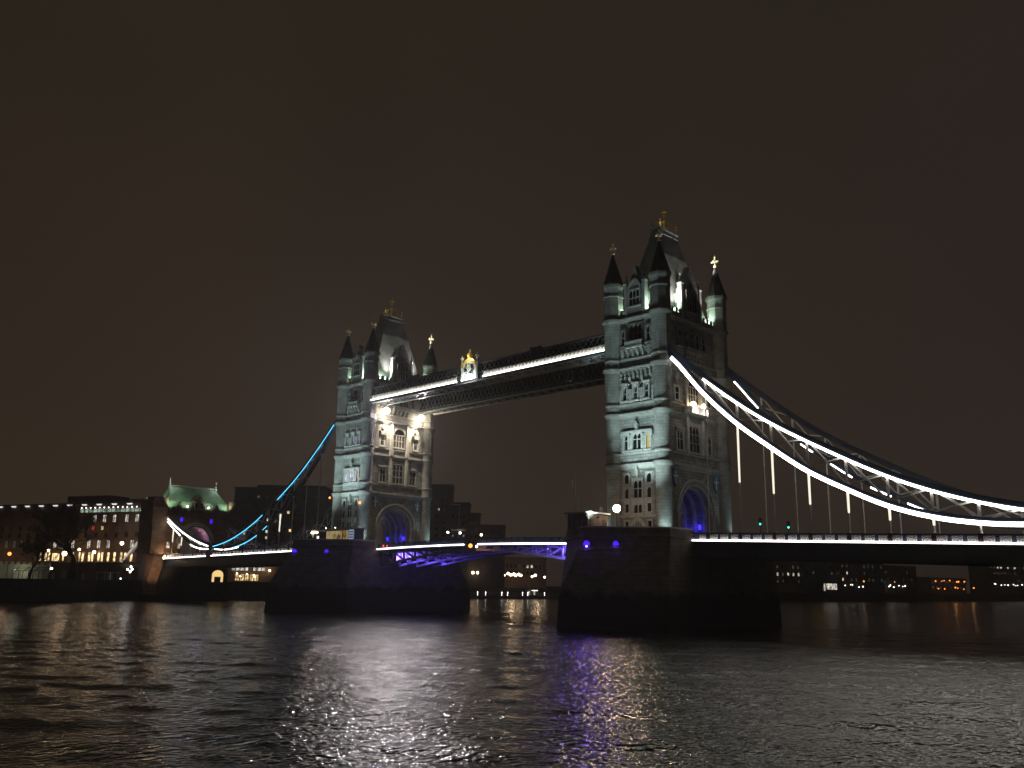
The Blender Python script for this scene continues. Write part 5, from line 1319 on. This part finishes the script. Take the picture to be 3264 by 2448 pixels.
for x, y in ((-217, 181), (-216, 199)): light('POINT', (x, y, 10.5), 700, (1, .7, .4), size=.6, name='quay_glow')
T = thing('pontoon', 'long low dark pontoon moored at the far quay below the drawbridge', 'pontoon', (-215, 185, 0))
P0, P1 = Vector((-221, 152, 0)), Vector((-212, 222, 0)); d = (P1 - P0).normalized(); NF = Fr(P0, d, (d.y, -d.x, 0)); NL = (P1 - P0).length
mb = MB(); fbox(mb, NF, 0, NL, -.6, 1.5, -5, 0); mb.build('hull', 'hull', T)
mb = MB()
for u in np.arange(.5, NL, 2.4): fbox(mb, NF, u, u + .1, 1.503, 2.6, -.5, -.4)
fbox(mb, NF, .5, NL - .5, 2.603, 2.7, -.52, -.38); mb.build('railing', 'steel', T)
for u in (9.5, 14.2, 23.8, 27.3, 36.5, 39.8, 50.5, 63.0):
    mb = MB(); q = NF.p(u, 2.95, -.3); mb.ball(q[0], q[1], q[2], .2, 8, 5); mb.tube((q[0], q[1], 1.4), (q[0], q[1], 2.7), .06); mb.build('deck_lamp', 'lampw', T)
T = thing('pontoon_cabin', 'small lit glass cabin on the dark pontoon below the drawbridge', 'cabin', (-216.5, 190, 1.5))
mb = MB(); fbox(mb, NF, 41.5, 46.8, 4.2, 4.45, -4, -.6); fbox(mb, NF, 41.5, 46.8, 1.503, 1.9, -4, -.6)
for u in (41.5, 43.2, 44.9, 46.6): fbox(mb, NF, u, u + .2, 1.903, 4.197, -.85, -.65)
fbox(mb, NF, 41.5, 46.8, 1.903, 4.197, -4, -3.8); mb.build('frame', 'hull', T)
mb = MB(); fbox(mb, NF, 41.8, 43.1, 2.0, 3.7, -2.4, -2.3); fbox(mb, NF, 45.2, 46.5, 2.0, 3.9, -2.4, -2.3); mb.build('lit_panel', 'roomw', T)
mb = MB(); fbox(mb, NF, 43.4, 46.4, 3.95, 4.15, -1.6, -.9); mb.build('ceiling_light', 'lampw', T)

# right: far bank below the road deck
def row(u0, u1, n, z, h, w, ms, seed, nx=1):
    r = random.Random(seed); return [(u0 + (u1 - u0) * i / max(n - 1, 1) - w / 2, u0 + (u1 - u0) * i / max(n - 1, 1) + w / 2, z, z + h, r.choice(ms), nx) for i in range(n)]
D_, W_, Y_ = 'roomdim', 'roomw', 'roomy'
building('warehouse', 'reddish brick warehouse at left below the right road deck with rows of dim windows', (-178, 346), (-162, 372), 16, 5, 24, 'brownwall', row(2, 26, 8, 14.4, 1.8, 1.1, [D_, W_, D_], 1) + row(2, 26, 8, 10.6, 1.6, 1.0, [D_, D_, 'glass'], 2) + row(2, 26, 8, 18.5, 1.8, 1.1, ['glass', D_], 3))
building('office_block', 'dark waterside block below the right road deck with two bright yellow top windows', (-160, 366), (-146, 384), 16, 5, 27, 'darkwall', [(4.6, 12.6, 23.2, 25.6, 'roomyel', 6), (14.4, 19.2, 23.2, 25.6, 'roomyel', 4)] + row(2, 21, 6, 15.5, 1.6, 1.0, ['glass', D_, 'glass'], 4) + row(2, 21, 6, 19, 1.6, 1.0, ['glass'], 5) + [(13.5, 20.0, 7.0, 10.4, 'roomw', 3), (11.8, 12.8, 6.2, 10.4, 'roomw', 1)])
building('apartment_block', 'dark apartment block right of the bright shopfront below the right road deck', (-158, 402), (-146, 446), 16, 5, 26, 'darkwall', row(3, 43, 11, 20.6, 1.7, 1.2, ['glass', 'glass', D_, D_], 6) + row(3, 43, 11, 16.4, 1.7, 1.2, ['glass', 'glass', D_, W_], 7) + row(3, 43, 11, 12.4, 1.7, 1.2, ['glass', D_, Y_, 'glass', 'glass'], 8))
building('apartment_block', 'dark apartment block in the middle below the right road deck with scattered windows', (-155, 460), (-148, 505), 18, 5, 23, 'darkwall', row(3, 44, 9, 18.2, 1.7, 1.2, ['glass', 'glass', D_], 9) + row(3, 44, 9, 13.4, 1.7, 1.2, ['glass', 'glass', D_, 'glass'], 10))
building('factory_hall', 'orange lit low hall at right below the right road deck', (-168, 585), (-164, 650), 20, 5, 17, 'brownwall', row(4, 60, 10, 9, 2.0, 1.8, ['glass', D_], 11) + row(4, 60, 10, 13.3, 1.5, 1.4, ['glass', D_], 12))
building('apartment_block', 'distant dark block at the right edge below the road deck with lit upper floors', (-172, 735), (-150, 800), 20, 5, 34, 'darkwall', row(3, 64, 14, 28, 1.7, 2.2, ['glass', D_, W_], 13) + row(3, 64, 14, 23, 1.7, 2.2, ['glass', 'glass', D_], 14) + row(3, 64, 14, 17, 1.7, 2.2, ['glass', 'glass', D_, 'glass'], 15))
def quay_row(n, a, b2, z, r_, mt, lab, grp, seed):
    rr = random.Random(seed)
    for i in range(n):
        t = (i + rr.uniform(-.45, .45)) / max(n - 1, 1)
        globe_lamp(a[0] + (b2[0] - a[0]) * t, a[1] + (b2[1] - a[1]) * t, 5, z + rr.uniform(-.8, .8), r_ * rr.uniform(.5, 1.0), mt, lab, 0, None, grp)
quay_row(20, (-152, 398), (-150, 500), 9.6, .38, 'lampw', 'small white lamp in the row along the far quay below the right deck', 'white lamps along the far quay at right', 1)
quay_row(14, (-156, 690), (-150, 800), 13.5, .5, 'lampw', 'small white lamp in the dense row at the right edge of the far quay', 'dense white lamps at the right edge', 2)
quay_row(7, (-160, 575), (-158, 628), 14.6, .62, 'lampo', 'orange lamp of the upper row at the orange lit hall', 'orange lamps at the lit hall', 3)
quay_row(6, (-158, 575), (-157, 640), 9.8, .62, 'lampo', 'orange lamp of the lower row at the orange lit hall', 'low orange lamps at the lit hall', 4)
quay_row(4, (-151, 425), (-150, 470), 12.0, .5, 'lampo', 'orange lamp between the dark blocks below the right deck', 'orange lamps between the dark blocks', 5)
for x, y in ((-153, 590), (-152, 625)): light('POINT', (x, y, 10), 150, (1, .5, .18), size=.6, name='quay_glow')
T = thing('starboard_light', 'tiny green light on the far quay below the right deck', 'signal light', (-150, 455, 5)); mb = MB(); mb.tube((-150, 455, 5), (-150, 455, 12), .08); mb.build('post', 'iron', T); mb = MB(); mb.ball(-150, 455, 12.2, .4, 8, 5); mb.build('lamp', 'greenlight', T)

# ------------------------------------------------------------------ thin night mist over the river
mb = MB(); mb.box(-2600, 1600, -1000, 3600, -4.0, 80.5)
hz = mb.build('haze', 'white'); struct(hz, 'stuff')
hm = bpy.data.materials.new('mist'); hm.use_nodes = True
ht = hm.node_tree
for n in list(ht.nodes): ht.nodes.remove(n)
ho = ht.nodes.new('ShaderNodeOutputMaterial'); hv = ht.nodes.new('ShaderNodeVolumePrincipled')
hv.inputs['Color'].default_value = (.9, .9, .9, 1); hv.inputs['Density'].default_value = .00028; hv.inputs['Anisotropy'].default_value = .6
ht.links.new(hv.outputs[0], ho.inputs['Volume'])
hz.data.materials.clear(); hz.data.materials.append(hm)
